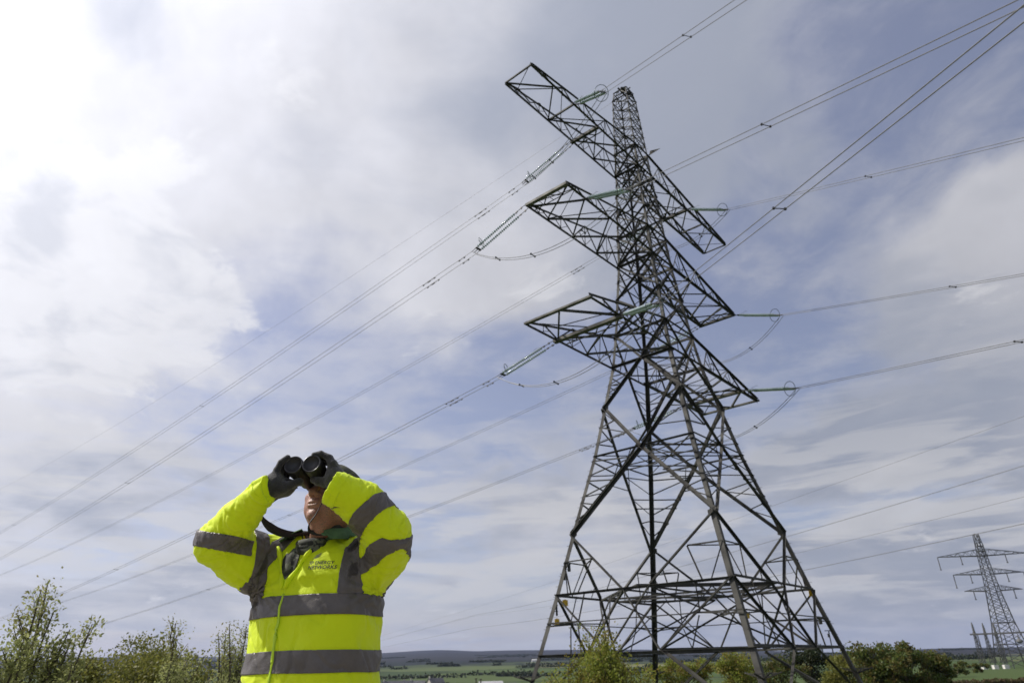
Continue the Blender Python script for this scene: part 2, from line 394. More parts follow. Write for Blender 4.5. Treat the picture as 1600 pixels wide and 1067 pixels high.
T1, T0 = 0.158, 0.25
BW = 1.12
for face in FACES:
    n = {'AC': DU, 'AB': -DV, 'BD': -DU, 'CD': DV}[face]
    z0, z1, z2, z3, z4, z5, z6, z7, z8, z9, z10, z11, z12 = [LV[k][0] for k in range(1, 14)]
    # horizontals
    beam('horizontal_brace', fc(face, -1, z0), fc(face, 1, z0), 0.13, up=n)
    beam('horizontal_brace', fc(face, -1, z1), fc(face, 1, z1), 0.125, up=n)
    beam('horizontal_brace', fc(face, -1, z3), fc(face, 0, z3), 0.10, up=n)
    beam('horizontal_brace', fc(face, 0, z3), fc(face, 1, z3), 0.10, up=n)
    for zz, w in ((z5, .16), (z6, .14), (z7, .15), (z8, .14), (z9, .13), (z10, .12), (z11, .07), (z12, .07)):
        beam('horizontal_brace', fc(face, -1, zz), fc(face, 1, zz), w, up=n)
    for s in (-1, 1):
        # foot panel
        beam('diagonal_brace', fc(face, s * 1.0, -3.3), fc(face, s * T0, z0), 0.14, up=n)
        beam('diagonal_brace', fc(face, s * 1.0, z1), fc(face, s * T0, z0), 0.115, up=n)
        beam('diagonal_brace', fc(face, s * T1, z1), fc(face, -s * T0, z0), 0.11, up=n)
        beam('diagonal_brace', fc(face, s * 1.0, z2), fc(face, s * T1, z1), 0.14, up=n)
        # great cross between the waist and the knee
        beam('diagonal_brace', fc(face, s * 1.0, z2), fc(face, 0, z3 - 0.15), 0.20, up=n)
        beam('diagonal_brace', fc(face, 0, z3 - 0.15), fc(face, -s * 1.0, z4), 0.19, up=n)
        beam('diagonal_brace', fc(face, s * 1.0, z4), fc(face, 0, z5), 0.18, up=n)
        beam('diagonal_brace', fc(face, 0, z5), fc(face, -s * 1.0, z6), 0.15, up=n)
        # redundants
        zq = (z0 + z1) / 2
        lb(fc(face, s, zq), fc(face, s * (1 + T0) / 2 * .98, zq), .07); lb(fc(face, s * .62, zq), fc(face, s * .62, z1), .06)
        lb(fc(face, s * .62, zq), fc(face, s * 1, z1 - 1.9), .06); lb(fc(face, s * .62, zq - .1), fc(face, s * .52, z0), .06)
        zq = z1 + (z2 - z1) * .52
        lb(fc(face, s, zq), fc(face, s * .60, zq), .07); lb(fc(face, s * .6, zq), fc(face, s * .70, z1), .06); lb(fc(face, s * .30, z1 + .75), fc(face, s * .34, z1), .05)
        lb(fc(face, s, zq), fc(face, s * .80, z1), .06)
        lb(fc(face, s * .62, (z0 + z1) / 2), fc(face, -s * .02, (z0 + z1) / 2), .05)
        for f in (.16, .30, .43):
            zz = z2 + (z3 - z2) * (f * 2); tt = s * (1 - f * 2)
            lb(fc(face, tt, zz), fc(face, s, zz + .35), .07); lb(fc(face, tt, zz), fc(face, s, zz - .9 + .5 * f), .06)
        for f in (.33, .66):
            zz = z3 + (z4 - z3) * f; tt = s * f
            lb(fc(face, tt, zz), fc(face, s, zz - .3), .065); lb(fc(face, tt, zz), fc(face, s, zz + .9), .06)
        for f in (.25, .5, .72):
            zz = z4 + (z5 - z4) * f; tt = s * (1 - f)
            lb(fc(face, tt, zz), fc(face, s, zz + .1), .055); lb(fc(face, tt, zz), fc(face, s, zz - .55), .05)
        for f in (.45,):
            zz = z5 + (z6 - z5) * f; tt = s * f
            lb(fc(face, tt, zz), fc(face, s, zz), .055); lb(fc(face, s * .55, z5), fc(face, tt, zz), .05)
    # hanging secondary frame inside the great cross
    lb(fc(face, .30, z2 + (z3 - z2) * .7), fc(face, -.30, z2 + (z3 - z2) * .7), .06)
    lb(fc(face, -.30, z2 + (z3 - z2) * .7), fc(face, -.18, z3), .05); lb(fc(face, .30, z2 + (z3 - z2) * .7), fc(face, .18, z3), .05)
    # upper body: stacked crosses with stub members
    def xs(za, zb, n_, w, wl):
        for i in range(n_):
            a_ = za + (zb - za) * i / n_; b_ = za + (zb - za) * (i + 1) / n_
            for s in (-1, 1):
                beam('diagonal_brace', fc(face, s, a_), fc(face, -s, b_), w, up=n)
            m_ = (a_ + b_) / 2
            if wl:
                lb(fc(face, -1, m_), fc(face, 0, m_), wl); lb(fc(face, 1, m_), fc(face, 0, m_), wl)
                lb(fc(face, -1, m_ + .1), fc(face, -.5, a_ + (b_ - a_) * .75), wl); lb(fc(face, 1, m_ + .1), fc(face, .5, a_ + (b_ - a_) * .75), wl)
                lb(fc(face, -1, m_ - .1), fc(face, -.5, a_ + (b_ - a_) * .25), wl); lb(fc(face, 1, m_ - .1), fc(face, .5, a_ + (b_ - a_) * .25), wl)
    xs(z6, z7, 2, .13, .055)
    xs(z7, z8, 1, .14, .05)
    xs(z8, z9, 3, .11, .05)
    xs(z9, z10, 1, .11, .045)
    for i in range(6):
        a_ = z10 + (z11 - z10) * i / 6; b_ = z10 + (z11 - z10) * (i + 1) / 6
        for s in (-1, 1):
            lb(fc(face, s, a_), fc(face, -s, b_), .05)
        if i: lb(fc(face, -1, a_), fc(face, 1, a_), .045)
    for s in (-1, 1): lb(fc(face, s, z11), fc(face, 0, z12), .06)
# plan bracing
for k, w in ((L1, .11), (L3, .09), (L5, .10), (L7, .09), (L9, .09)):
    z = LV[k][0]
    M = [fc('AC', 0, z), fc('AB', 0, z), fc('BD', 0, z), fc('CD', 0, z)]
    for i in range(4): beam('plan_brace', M[i], M[(i + 1) % 4], w)
    if k == L1:
        for f1, f2 in (('AC', 'BD'), ('AB', 'CD')):
            for t in (-T1, T1): beam('plan_brace', fc(f1, t, z - .16), fc(f2, t, z - .16), .10)
    if k == L3:
        beam('plan_brace', M[0], M[2], .08); beam('plan_brace', M[1], M[3], .08)
        for c in CN: lb(cn(c, k), (M[0] + M[1] + M[2] + M[3]) / 4, .06)
for k in (L0,):
    z = LV[k][0]
    for i, (f1, s1, f2, s2) in enumerate((('AC', -1, 'AB', 1), ('AC', 1, 'CD', 1), ('BD', -1, 'AB', -1), ('BD', 1, 'CD', -1))):
        beam('plan_brace', fc(f1, s1 * T0, z), fc(f2, s2 * T0, z), .10)
# hip frames behind the corners of the two lower panels
for (f1, s1, f2, s2) in (('AC', -1, 'AB', 1), ('AC', 1, 'CD', 1), ('BD', -1, 'AB', -1), ('BD', 1, 'CD', -1)):
    zz1, zz0 = LV[L1][0], LV[L0][0]; zm = (zz0 + zz1) / 2
    P1, P2 = fc(f1, s1 * T1, zz1 - .16), fc(f2, s2 * T1, zz1 - .16); Q1, Q2 = fc(f1, s1 * T0, zz0), fc(f2, s2 * T0, zz0)
    beam('hip_brace', P1, Q2, .09); beam('hip_brace', P2, Q1, .09)
    lb(P1, P2, .09); lb(P1.lerp(P2, .5), Q1, .06); lb(P1.lerp(P2, .5), Q2, .06)
    lb(fc(f1, s1, zm), P1.lerp(Q2, .5), .06); lb(fc(f2, s2, zm), P2.lerp(Q1, .5), .06)
    zt_, za_ = LV[L2][0], LV[L3][0]
    lb(fc(f1, s1 * .6, zz1 + 1.9), fc(f2, s2 * .6, zz1 + 1.9), .06)
    lb(fc(f1, s1 * .5, zt_ + 2.6), fc(f2, s2 * .5, zt_ + 2.6), .06)
# head frame with earth wire clamp
top = MB()
zt, wt = LV[L12]
for a, b in ((1, 0), (-1, 0), (0, 1), (0, -1)):
    top.angle(tw(a * wt * .9, b * wt * .9, zt), tw(0, 0, zt + .16), .06)
    top.angle(tw(a * wt, b * wt, zt), tw(a * wt * 1.35, b * wt * 1.35, zt - .7), .05)
for a, b in CN.values(): top.angle(tw(a * wt, b * wt, zt), tw(a * .25, b * .25, zt + .2), .05)
top.angle(tw(-.6, 0, zt + .18), tw(.8, 0, zt + .18), .12); top.angle(tw(0, -.7, zt + .2), tw(0, .8, zt + .2), .12)
top.box(tw(.35, .2, zt + .25), (.4, .25, .25)); top.rod(tw(.3, 0, zt + .2), tw(.3, 0, zt + .5), .03); top.rod(tw(-.1, .5, zt + .2), tw(-.1, .5, zt + .42), .04); top.box(tw(-.4, .4, zt + .12), (.3, .2, .2))
top.build('earth_wire_peak', M_steel, T)
# aerial plate standing out from the body at the top arm
pl = MB(); P = tw(-1.05, 1.15, 39.8); pl.add([P, P + DV * 1.15 + Vector((0, 0, .12)), P + DV * .2 + Vector((0, 0, .42)), P + DU * .03, P + DU * .03 + DV * 1.15 + Vector((0, 0, .12)), P + DU * .03 + DV * .2 + Vector((0, 0, .42))], [(0, 1, 2), (5, 4, 3), (0, 3, 4, 1), (1, 4, 5, 2), (2, 5, 3, 0)])
pl.build('bracket_plate', M_steel, T)

# ---- crossarms ------------------------------------------------------
arm_light = None
def crossarm(s, zl, wb, zu, wu, ends, tipv, wch, hangers):
    """s=+1/-1 side, lower chord level zl, body half width wb, top chord joins the body at zu; ends=(u of tip)"""
    A_ = bpy.data.objects.new('crossarm', None); COL.objects.link(A_); A_.parent = T
    ue = ends[-1]
    lo = lambda u, side: tw(s * u, side * (wb + (tipv - wb) * (u - wb) / (ue - wb)), zl)
    hi = lambda u, side: tw(s * u, side * (wu + (tipv - wu) * (u - wu) / (ue - wu)), zu + (zl + .18 - zu) * (u - wu) / (ue - wu))
    for side in (-1, 1):
        beam('chord', lo(wb, side), lo(ue, side), wch, A_, up=DV * side)
        beam('chord', hi(wu, side), hi(ue, side), wch * .92, A_, up=DV * side)
    return A_, lo, hi
def web(A_, lo, hi, ns, w, bw, plan, fine=True):
    """ns: panel points; side webs, bottom plan bracing, top plan bracing"""
    L_ = MB()
    for side in (-1, 1):
        for i in range(len(ns) - 1):
            a, b = ns[i], ns[i + 1]; m_ = (a + b) / 2
            beam('lattice_bar', lo(a, side), hi(m_, side), w, A_, up=DV)
            beam('lattice_bar', hi(m_, side), lo(b, side), w, A_, up=DV)
            if fine:
                L_.angle(lo(m_, side), hi(m_, side), .045, .01)
                L_.angle(lo(m_, side), (lo(a, side) + hi(m_, side)) / 2, .04, .01)
                L_.angle(lo(m_, side), (lo(b, side) + hi(m_, side)) / 2, .04, .01)
    for i in range(len(ns) - 1):
        a, b = ns[i], ns[i + 1]
        if plan == 'X' or i in (plan if isinstance(plan, tuple) else ()):
            beam('lattice_bar', lo(a, -1), lo(b, 1), bw, A_); beam('lattice_bar', lo(a, 1), lo(b, -1), bw, A_)
        else:
            sd = -1 if i % 2 else 1
            beam('lattice_bar', lo(a, sd), lo(b, -sd), bw, A_)
    for i in range(len(ns) - 1):
        sd = 1 if i % 2 else -1
        a, b = (ns[i] * .5 + ns[i + 1] * .5), (ns[min(i + 1, len(ns) - 1)] * .5 + ns[min(i + 2, len(ns) - 1)] * .5)
        L_.angle(hi(a, sd), hi(b, -sd), .05, .01)
    L_.build('light_bracing', M_steel, A_)['kind'] = 'stuff'
def channel(A_, p, q, w, h, mat=None, name='end_beam'):
    m = MB(); m.prism(p, q, [(-w / 2, -h / 2), (w / 2, -h / 2), (w / 2, h / 2), (-w / 2, h / 2)]); m.build(name, mat or M_steel, A_)
for s in (1, -1):
    # bottom arm: long skeleton tip beyond the heavy hanger beam
    A_, lo, hi = crossarm(s, 19.78, 2.42, 22.27, 2.12, (8.95, 12.1), 2.42, .16, None)
    web(A_, lo, hi, [2.42, 5.55, 8.95], .085, .11, (1,))
    channel(A_, tw(s * 12.1, -2.6, 19.8), tw(s * 12.1, 2.6, 19.8), .26, .12, M_steel_pale)
    channel(A_, tw(s * 8.85, -2.75, 19.72), tw(s * 8.85, 2.6, 19.72), .36, .2, M_steel_pale, 'hanger_beam')
    L_ = MB()
    for side in (-1, 1):
        beam('lattice_bar', lo(8.95, side), hi(10.5, side), .07, A_)
        beam('lattice_bar', lo(12.1, side), lo(8.95, -side * .02), .07, A_) if side < 0 else None
        L_.angle(hi(10.5, side), lo(10.5, side), .05, .01); L_.angle(lo(10.5, side), (lo(8.95, side) + hi(10.5, side)) / 2, .045, .01)
    beam('lattice_bar', tw(s * 8.95, 2.42, 19.8), tw(s * 12.1, .1, 19.8), .12, A_); beam('lattice_bar', tw(s * 12.1, .1, 19.78), tw(s * 8.95, -2.42, 19.8), .10, A_)
    # truss behind the hanger beam
    for i in range(6):
        v0 = -2.42 + 4.84 * i / 6; v1 = -2.42 + 4.84 * (i + 1) / 6; uu = (8.75, 7.9)
        L_.angle(tw(s * uu[i % 2], v0, 19.75), tw(s * uu[(i + 1) % 2], v1, 19.75), .08)
    L_.angle(tw(s * 7.9, -2.42, 19.75), tw(s * 7.9, 2.42, 19.75), .09)
    L_.build('light_bracing', M_steel, A_)['kind'] = 'stuff'
    # middle arm
    A_, lo, hi = crossarm(s, 28.40, 1.56, 31.04, 1.43, (12.5,), 1.6, .16, None)
    web(A_, lo, hi, [1.56, 4.4, 7.4, 10.35, 12.3], .08, .10, 'X')
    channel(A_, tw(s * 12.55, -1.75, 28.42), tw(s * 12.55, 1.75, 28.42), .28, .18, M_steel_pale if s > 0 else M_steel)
    L_ = MB()
    L_.angle(tw(s * 11.75, -1.6, 28.4), tw(s * 11.75, 1.6, 28.4), .08)
    for i in range(4):
        v0 = -1.6 + 3.2 * i / 4; v1 = -1.6 + 3.2 * (i + 1) / 4
        L_.angle(tw(s * (12.45, 11.75)[i % 2], v0, 28.4), tw(s * (12.45, 11.75)[(i + 1) % 2], v1, 28.4), .08); L_.angle(tw(s * 12.45, v1, 28.4), tw(s * 11.75, v1, 28.4), .05)
    L_.build('light_bracing', M_steel, A_)['kind'] = 'stuff'
    # top arm
    A_, lo, hi = crossarm(s, 37.43, 1.12, 39.79, 1.04, (15.05,), 1.12, .15, None)
    web(A_, lo, hi, [1.12, 4.25, 7.1, 10.2, 12.5, 15.05], .075, .085, (0, 1))
    channel(A_, tw(s * 15.08, -1.2, 37.45), tw(s * 15.08, 1.2, 37.45), .11, .09)
    channel(A_, tw(s * 10.2, -1.2, 37.40), tw(s * 10.2, 1.2, 37.40), .13, .12, None, 'hanger_beam')
    channel(A_, tw(s * 7.1, -1.35, 37.36), tw(s * 7.1, 1.25, 37.36), .26, .22, None, 'hanger_beam')
    L_ = MB(); L_.angle(tw(s * 6.4, -1.12, 37.4), tw(s * 6.4, 1.12, 37.4), .10)
    for i in range(4):
        v0 = -1.12 + 2.24 * i / 4; v1 = -1.12 + 2.24 * (i + 1) / 4
        L_.angle(tw(s * (7.0, 6.4)[i % 2], v0, 37.4), tw(s * (7.0, 6.4)[(i + 1) % 2], v1, 37.4), .10)
    L_.build('light_bracing', M_steel, A_)['kind'] = 'stuff'
light.build('redundant_bracing', M_steel, T)['kind'] = 'stuff'

# anti-climbing guard: outriggers and barbed strands round the legs
for c, (a, b) in CN.items():
    z = -.72; w = wz(z); m = MB(); o = DU * a + DV * b; P = tw(a * w, b * w, z)
    ends = []
    for d_ in (DU * a * .95 , DV * b * .95, (DU * a + DV * b) * .7, DU * -a * .9, DV * -b * .9):
        q = P + d_ + Vector((0, 0, .28)); m.angle(P, q, .07); ends.append(q)
    for f in (.35, .6, .85, 1.0):
        pts = [P + (e - P) * f for e in (ends[4], ends[0], ends[2], ends[1], ends[3])]
        m.tube(pts, .012, 4)
    m.build('climbing_guard', M_steel, T)

# equipment on the legs
def plate(u, v, z, col, size=.45, off=None):
    m = MB(); P = twW(u, v, z); r = Matrix.Rotation(rad(12), 3, 'Z')
    m.box(P, (size, .03, size * 1.05), r); m.box(P + Vector((0, .05, size * .45)), (size * .3, .08, .12), r)
    return m.build('warning_plate', col)
for (u, v, z, s_, l) in ((5.75, -5.35, 3.62, .34, 'small yellow plate hanging under the main ring beside the left leg'),
                         (6.15, -5.75, 2.55, .30, 'small yellow plate on the left leg just above the bush'),
                         (-5.9, 5.75, 3.95, .30, 'small yellow plate at the top of the lower right leg panel'),
                         (5.6, 6.2, 2.2, .26, 'small yellow plate beside the thick nearest leg')):
    o = plate(u, v, z, M_sign, s_); tag(o, l, 'warning sign', 'yellow plates on the tower legs')
def cabinet(u, v, z, sx, sz, l, mat=M_steel_pale):
    r = Matrix.Rotation(TYAW + .5, 3, 'Z'); P = twW(u, v, z)
    e = empty('equipment_box', P, label=l, cat='equipment box', group='boxes fixed to the tower legs')
    m = MB(); m.box((0, 0, 0), (sx, sx * .7, sz), r); m.build('case', mat, e)
    m = MB(); m.box((0, -.02, sz * .5 + .02), (sx * 1.15, sx * .85, .03), r); m.build('lid', mat, e)
    m = MB(); m.rod((-.25, .1, sz * .2), (.1, 0, sz * .2), .02); m.rod((-.25, .1, -sz * .2), (.1, 0, -sz * .2), .02); m.build('bracket', M_fit, e)
cabinet(5.15, -5.35, 5.75, .24, .42, 'small grey box on the left leg, upper of the pair', M_far)
cabinet(5.35, -5.62, 5.30, .20, .55, 'small grey box on the left leg, lower of the pair')
cabinet(5.75, -6.05, 3.35, .14, .85, 'narrow upright case on the left leg below the main ring', M_fit)
cabinet(-6.1, 5.9, 2.3, .26, .36, 'pale grey box on the far right leg')

# ================================================================== INSULATORS, CONDUCTORS, JUMPERS
def dirv3(az): return Vector((math.sin(az), math.cos(az), 0))
string_mesh = {}
def string_me(n_):
    if n_ not in string_mesh:
        prof = []
        for i in range(n_):
            h = i * 0.17
            prof += [(h, .032), (h + .05, .045), (h + .07, .108), (h + .095, .113), (h + .11, .045)]
        prof.append((n_ * .17, .03))
        m = MB(); m.lathe((0, 0, 0), (0, 0, 1), prof, 10)
        string_mesh[n_] = mesh('glass_discs', m.V, m.F)
        string_mesh[n_].materials.append(M_glass)
        string_mesh[n_].polygons.foreach_set('use_smooth', np.ones(len(string_mesh[n_].polygons), dtype=bool))
    return string_mesh[n_]
def insulator(P, az, q, Ls, label, group, gap=.42, ring='over', n_=24, bowed=False, side=0):
    """tension set: two glass strings from the arm to the yoke; returns conductor start points"""
    d = dirv3(az) * math.cos(q) + Vector((0, 0, -math.sin(q)))
    x = Vector((math.cos(az), -math.sin(az), 0))
    e = empty('insulator_set', P, label=label, cat='insulator', group=group)
    link_l = (Ls - n_ * .17) * .62
    rot = d.to_track_quat('Z', 'Y')
    for s in (-1, 1):
        o = bpy.data.objects.new('glass_string', string_me(n_)); COL.objects.link(o); o.parent = e
        o.location = d * link_l + x * (s * gap / 2); o.rotation_mode = 'QUATERNION'; o.rotation_quaternion = rot
        o['kind'] = 'stuff'
        m = MB(); m.rod(x * (s * gap / 2) + Vector((0, 0, 0)), d * link_l + x * (s * gap / 2), .022, 6)
        m.box(d * link_l * .35 + x * (s * gap / 2), (.10, .10, .12), rot.to_matrix())
        m.box(d * link_l * .8 + x * (s * gap / 2), (.08, .08, .16), rot.to_matrix())
        m.build('link', M_fit, e)
    ye = d * (link_l + n_ * .17 + .12)
    m = MB(); up = d.cross(x).normalized()
    m.box(ye, (gap * 1.25, .05, .16), Matrix((x, up, d)).transposed()); m.rod(ye, d * Ls, .03, 6)
    m.rod(ye + x * gap * .5, d * Ls + x * .2, .022, 6); m.rod(ye - x * gap * .5, d * Ls - x * .2, .022, 6)
    m.build('yoke_plate', M_fit, e)
    m = MB(); c = d * (link_l + n_ * .17 - .35); R_ = .52 if side else .34
    ax1, ax2 = (x, up)
    cc = c - x * side * .1 - (up * .22 + x * .1 if not side else up * 0)
    m.tube([cc + (ax1 * math.cos(t) + ax2 * math.sin(t)) * R_ + d * 0.1 * math.cos(t) for t in [2 * PI * k / 22 for k in range(22)]], .022, 5, True)
    m.rod(cc - ax1 * R_, cc + ax1 * R_, .012, 4)
    m.build('grading_ring', M_ring, e)
    m = MB(); c = d * link_l * .9; m.tube([c + up * -0.05, c + up * .18 * -1 + d * .15, c - up * .36 + d * .75, c - up * .30 + d * .95], .012, 4); m.build('arcing_horn', M_fit, e)
    end = P + d * Ls
    return end, x
def conductor(E_, x, az, a, b, smax, label, cat, group, sep=.42, twin=True, spacers=(), dampers=(), r=.018, n_=60, name='overhead_conductor', flat=None):
    e = empty(name, E_, label=label, cat=cat, group=group)
    dh = dirv3(az)
    def pt(s):
        c = s if flat is None else min(s, flat)
        return dh * s + Vector((0, 0, -a * c + b * c * c))
    ss = [smax * (i / n_) ** 1.5 for i in range(n_ + 1)]
    offs = (x * (-sep / 2), x * (sep / 2)) if twin else (Vector((0, 0, 0)),)
    for o in offs:
        m = MB(); m.tube([pt(s) + o for s in ss], r, 5); m.build('wire', M_wire, e)
    for s in spacers:
        m = MB(); p = pt(s)
        m.rod(p - x * sep / 2, p + x * sep / 2, .018, 6); 
        for k in (-1, 1): m.box(p + x * (k * sep / 2), (.075, .075, .075))
        m.build('spacer', M_fit, e)
    for s in dampers:
        for o in offs:
            m = MB(); p = pt(s) + o - Vector((0, 0, .08)); q_ = pt(s + .25) - pt(s - .25); q_.normalize()
            m.rod(p - q_ * .28, p + q_ * .28, .012, 4); m.rod(p - q_ * .34, p - q_ * .18, .038, 6); m.rod(p + q_ * .18, p + q_ * .34, .038, 6)
            m.rod(p, p + Vector((0, 0, .09)), .015, 4)
            m.build('damper', M_fit, e)
    return e
AZL = rad(-50.1)
LEFT = {  # key: attach (u,v,z), droop deg, slope, azimuth offset
    'top arm, near': ((7.1, -1.3, 37.35), 14.9, .1297, .3),
    'middle arm, near': ((12.5, -1.75, 28.4), 15.5, .1167, 1.7),
    'bottom arm, near': ((8.85, -2.75, 19.72), 11.2, .1162, 1.7),
    'top arm, far': ((-7.1, -1.3, 37.35), 6.4, .1372, -.3),
    'middle arm, far': ((-12.5, -1.75, 28.4), 11.5, .1359, -.8),
    'bottom arm, far': ((-8.85, -2.75, 19.72), 9.9, .1431, -2.7)}
AZR = rad(166.2)
RIGHT = {
    'top arm, near': ((10.2, 1.2, 37.40), 37.7, .6543, -.2),
    'middle arm, near': ((10.4, 1.6, 28.4), 31.7, .4730, -4.6),
    'bottom arm, near': ((8.85, 2.6, 19.72), 22.3, .2569, 6.7),
    'top arm, far': ((-7.1, 1.25, 37.35), 36.3, .5580, -1.2),
    'middle arm, far': ((-12.6, 1.6, 28.42), 27.5, .4012, -.9),
    'bottom arm, far': ((-8.85, 2.6, 19.72), 19.9, .2561, .5)}
POS = {'top arm, near': 'top near arm', 'middle arm, near': 'middle near arm', 'bottom arm, near': 'bottom near arm', 'top arm, far': 'top far arm', 'middle arm, far': 'middle far arm', 'bottom arm, far': 'bottom far arm'}
ENDS = {}
for i, (k, (p, q, a, da)) in enumerate(LEFT.items()):
    az = AZL + rad(da)
    E_, x = insulator(twW(*p), az, rad(q), 5.32, 'pair of green glass insulator strings running down-left from the ' + POS[k], 'insulator strings on the big tower', n_=22, side=0)
    ENDS[k] = [E_]
    conductor(E_, x, az, a, 3e-4, 420, 'twin wire leaving the %s towards the lower left' % POS[k], 'power line', 'twin wires running to the lower left',
              spacers=(52 + 7 * (i % 3), 118 + 5 * i, 185, 250), dampers=(1.0, 4.2, 4.9) if i != 4 else (1, 4.2))
gantry_pts = []
for i, (k, (p, q, a, da)) in enumerate(RIGHT.items()):
    az = AZR + rad(da)
    E_, x = insulator(twW(*p), az, rad(q), 7.2, 'pair of green glass insulator strings leading right from the ' + POS[k], 'insulator strings on the big tower', n_=30, side=1)
    ENDS[k].append(E_)
    conductor(E_, x, az, a, 3e-4, 48, 'twin wire leaving the %s towards the upper right' % POS[k], 'power line', 'twin wires running to the upper right',
              spacers=(9.5 + 1.3 * i, 27), dampers=())
    s = 48; gantry_pts.append(E_ + dirv3(az) * s + Vector((0, 0, -a * s + 3e-4 * s * s)))
for k, (a, b) in ENDS.items():
    e = empty('jumper_loop', a, label='slack twin jumper loop hanging below the ' + POS[k], cat='jumper wire', group='jumper loops under the arms')
    x = Vector((math.cos(AZL), -math.sin(AZL), 0)); d = b - a; sag = (1.7 if 'top' in k else 2.5)
    out = (DU if 'near' in k else -DU) * 0.6
    pts = []
    for j in range(25):
        t = j / 24; pts.append(d * t + Vector((0, 0, -4 * sag * t * (1 - t) * (0.9 + .2 * t))) + out * math.sin(PI * t))
    for s in (-1, 1):
        m = MB(); m.tube([p + x * (s * .2 * (1 - .3 * math.sin(PI * j / 24))) for j, p in enumerate(pts)], .02, 5); m.build('wire', M_wire, e)
    for j in (5, 11, 18):
        m = MB(); m.rod(pts[j] - x * .22, pts[j] + x * .22, .03, 6)
        for s in (-1, 1): m.box(pts[j] + x * .2 * s, (.1, .1, .1))
        m.build('spacer', M_fit, e)
conductor(twW(0, -.8, 46.9), Vector((1, 0, 0)), rad(-48.5), .055, 2.4e-4, 420, 'single thin earth wire leaving the tower peak towards the lower left', 'earth wire', None, twin=False, r=.012)

# landing gantry for the short spans, out to the right of the viewer
gx = sum((p.x for p in gantry_pts)) / 6; gy = min(p.y for p in gantry_pts) - 1
g = empty('landing_gantry', (gx, gy, -1.0), label='steel portal gantry where the short spans come down', cat='gantry')
x0 = min(p.x for p in gantry_pts) - 2 - gx; x1 = max(p.x for p in gantry_pts) + 2 - gx; hz_ = 13
for xx in (x0, x1):
    m = MB(); m.rod((xx, 0, 0), (xx, 0, hz_), .28, 10, .2); m.build('post', M_steel_pale, g)
m = MB(); m.box(((x0 + x1) / 2, 0, hz_), (x1 - x0, .4, .5)); m.build('beam', M_steel_pale, g)

# ================================================================== SECOND LINE BEHIND THE TOWER
dA = Vector((59.0, 78.0, CZ)); dd_ = Vector((-0.3376, 0.9413, 0)); daz = math.atan2(dd_.x, dd_.y)
for (z0, a, b, tw_, off, l) in ((13.75, .018, 1.05e-4, True, 0, 'lowest distant wire crossing behind the tower to the right, just above the far pylon'),
                         (16.6, .0215, 1.5e-4, False, 0, 'second lowest distant wire crossing behind the tower'),
                         (19.9, .030, 1.3e-4, True, 0, 'third distant wire crossing behind the tower from the right edge'),
                         (25.25, .021, 0.4e-4, False, 0, 'highest and faintest distant wire crossing behind the tower')):
    s0 = -45; P = dA + dd_ * s0 + Vector((0, 0, z0 - a * s0 + b * s0 * s0))
    # re-express the parabola from its start point
    a2 = a - 2 * b * s0
    conductor(P, Vector((math.cos(daz), -math.sin(daz), 0)), daz, a2, b, 1400, l, 'power line', 'distant wires of the second line', sep=.3, twin=tw_, r=.02, n_=90, name='distant_conductor', flat=270)

# ================================================================== GROUND
def lerp_tab(x, tab):
    for i in range(len(tab) - 1):
        if x <= tab[i + 1][0]:
            if x <= tab[i][0]: return tab[i][1]
            t = (x - tab[i][0]) / (tab[i + 1][0] - tab[i][0]); t = t * t * (3 - 2 * t)
            return tab[i][1] * (1 - t) + tab[i + 1][1] * t
    return tab[-1][1]
CREST = [(-180, .017), (-60, .016), (-35, .0185), (-28, .0205), (-20, .0195), (-12, .0200), (-6, .0222), (-3, .0205), (3, .0195), (8, .0175), (15, .013), (24, .009), (36, .0085), (60, .010), (180, .017)]
def sstep(x, a, b):
    t = min(max((x - a) / (b - a), 0), 1); return t * t * (3 - 2 * t)
def ground(x, y):
    r = math.hypot(x, y); az = math.degrees(math.atan2(x, y))
    h = -2.75 * sstep(r, 5, 34)
    dip = -6.5 * (1 - sstep(az, 17, 24)) * sstep(az, -60, -40)
    h += dip * sstep(r, 90, 300) * (1 - sstep(r, 700, 1500))
    h += mnoise.noise((x * .012, y * .012, 0)) * .5 * sstep(r, 60, 150)
    if r > 650:
        e = lerp_tab(az, CREST) * 1.12 + .0011 * mnoise.noise((math.sin(rad(az)) * 9, math.cos(rad(az)) * 9, 0))
        t = min((r - 650) / 4600, 1.0)
        hill = (CZ + e * 5250 + 3) * (t ** 1.25)
        hill += 9 * mnoise.noise((x * .0011, y * .0011, 3)) * sstep(r, 900, 2200) * (1 - sstep(r, 4200, 5250))
        if r > 5250: hill -= (r - 5250) * .02
        h += hill
    return h
nr, na = 150, 300
radii = [1.2 * (9000 / 1.2) ** (i / (nr - 1)) for i in range(nr)]
azs = []
for i in range(na):
    f = i / na * 2 - 1
    azs.append(180 * (0.35 * f + 0.65 * f ** 3))
V = [(0, 0, ground(0, 0))]
for r_ in radii:
    for a_ in azs:
        x, y = r_ * math.sin(rad(a_)), r_ * math.cos(rad(a_)); V.append((x, y, ground(x, y)))
F = []
for i in range(na): F.append((0, 1 + i, 1 + (i + 1) % na))
for j in range(nr - 1):
    for i in range(na):
        a = 1 + j * na + i; b = 1 + j * na + (i + 1) % na
        F.append((a, a + na, b + na, b))
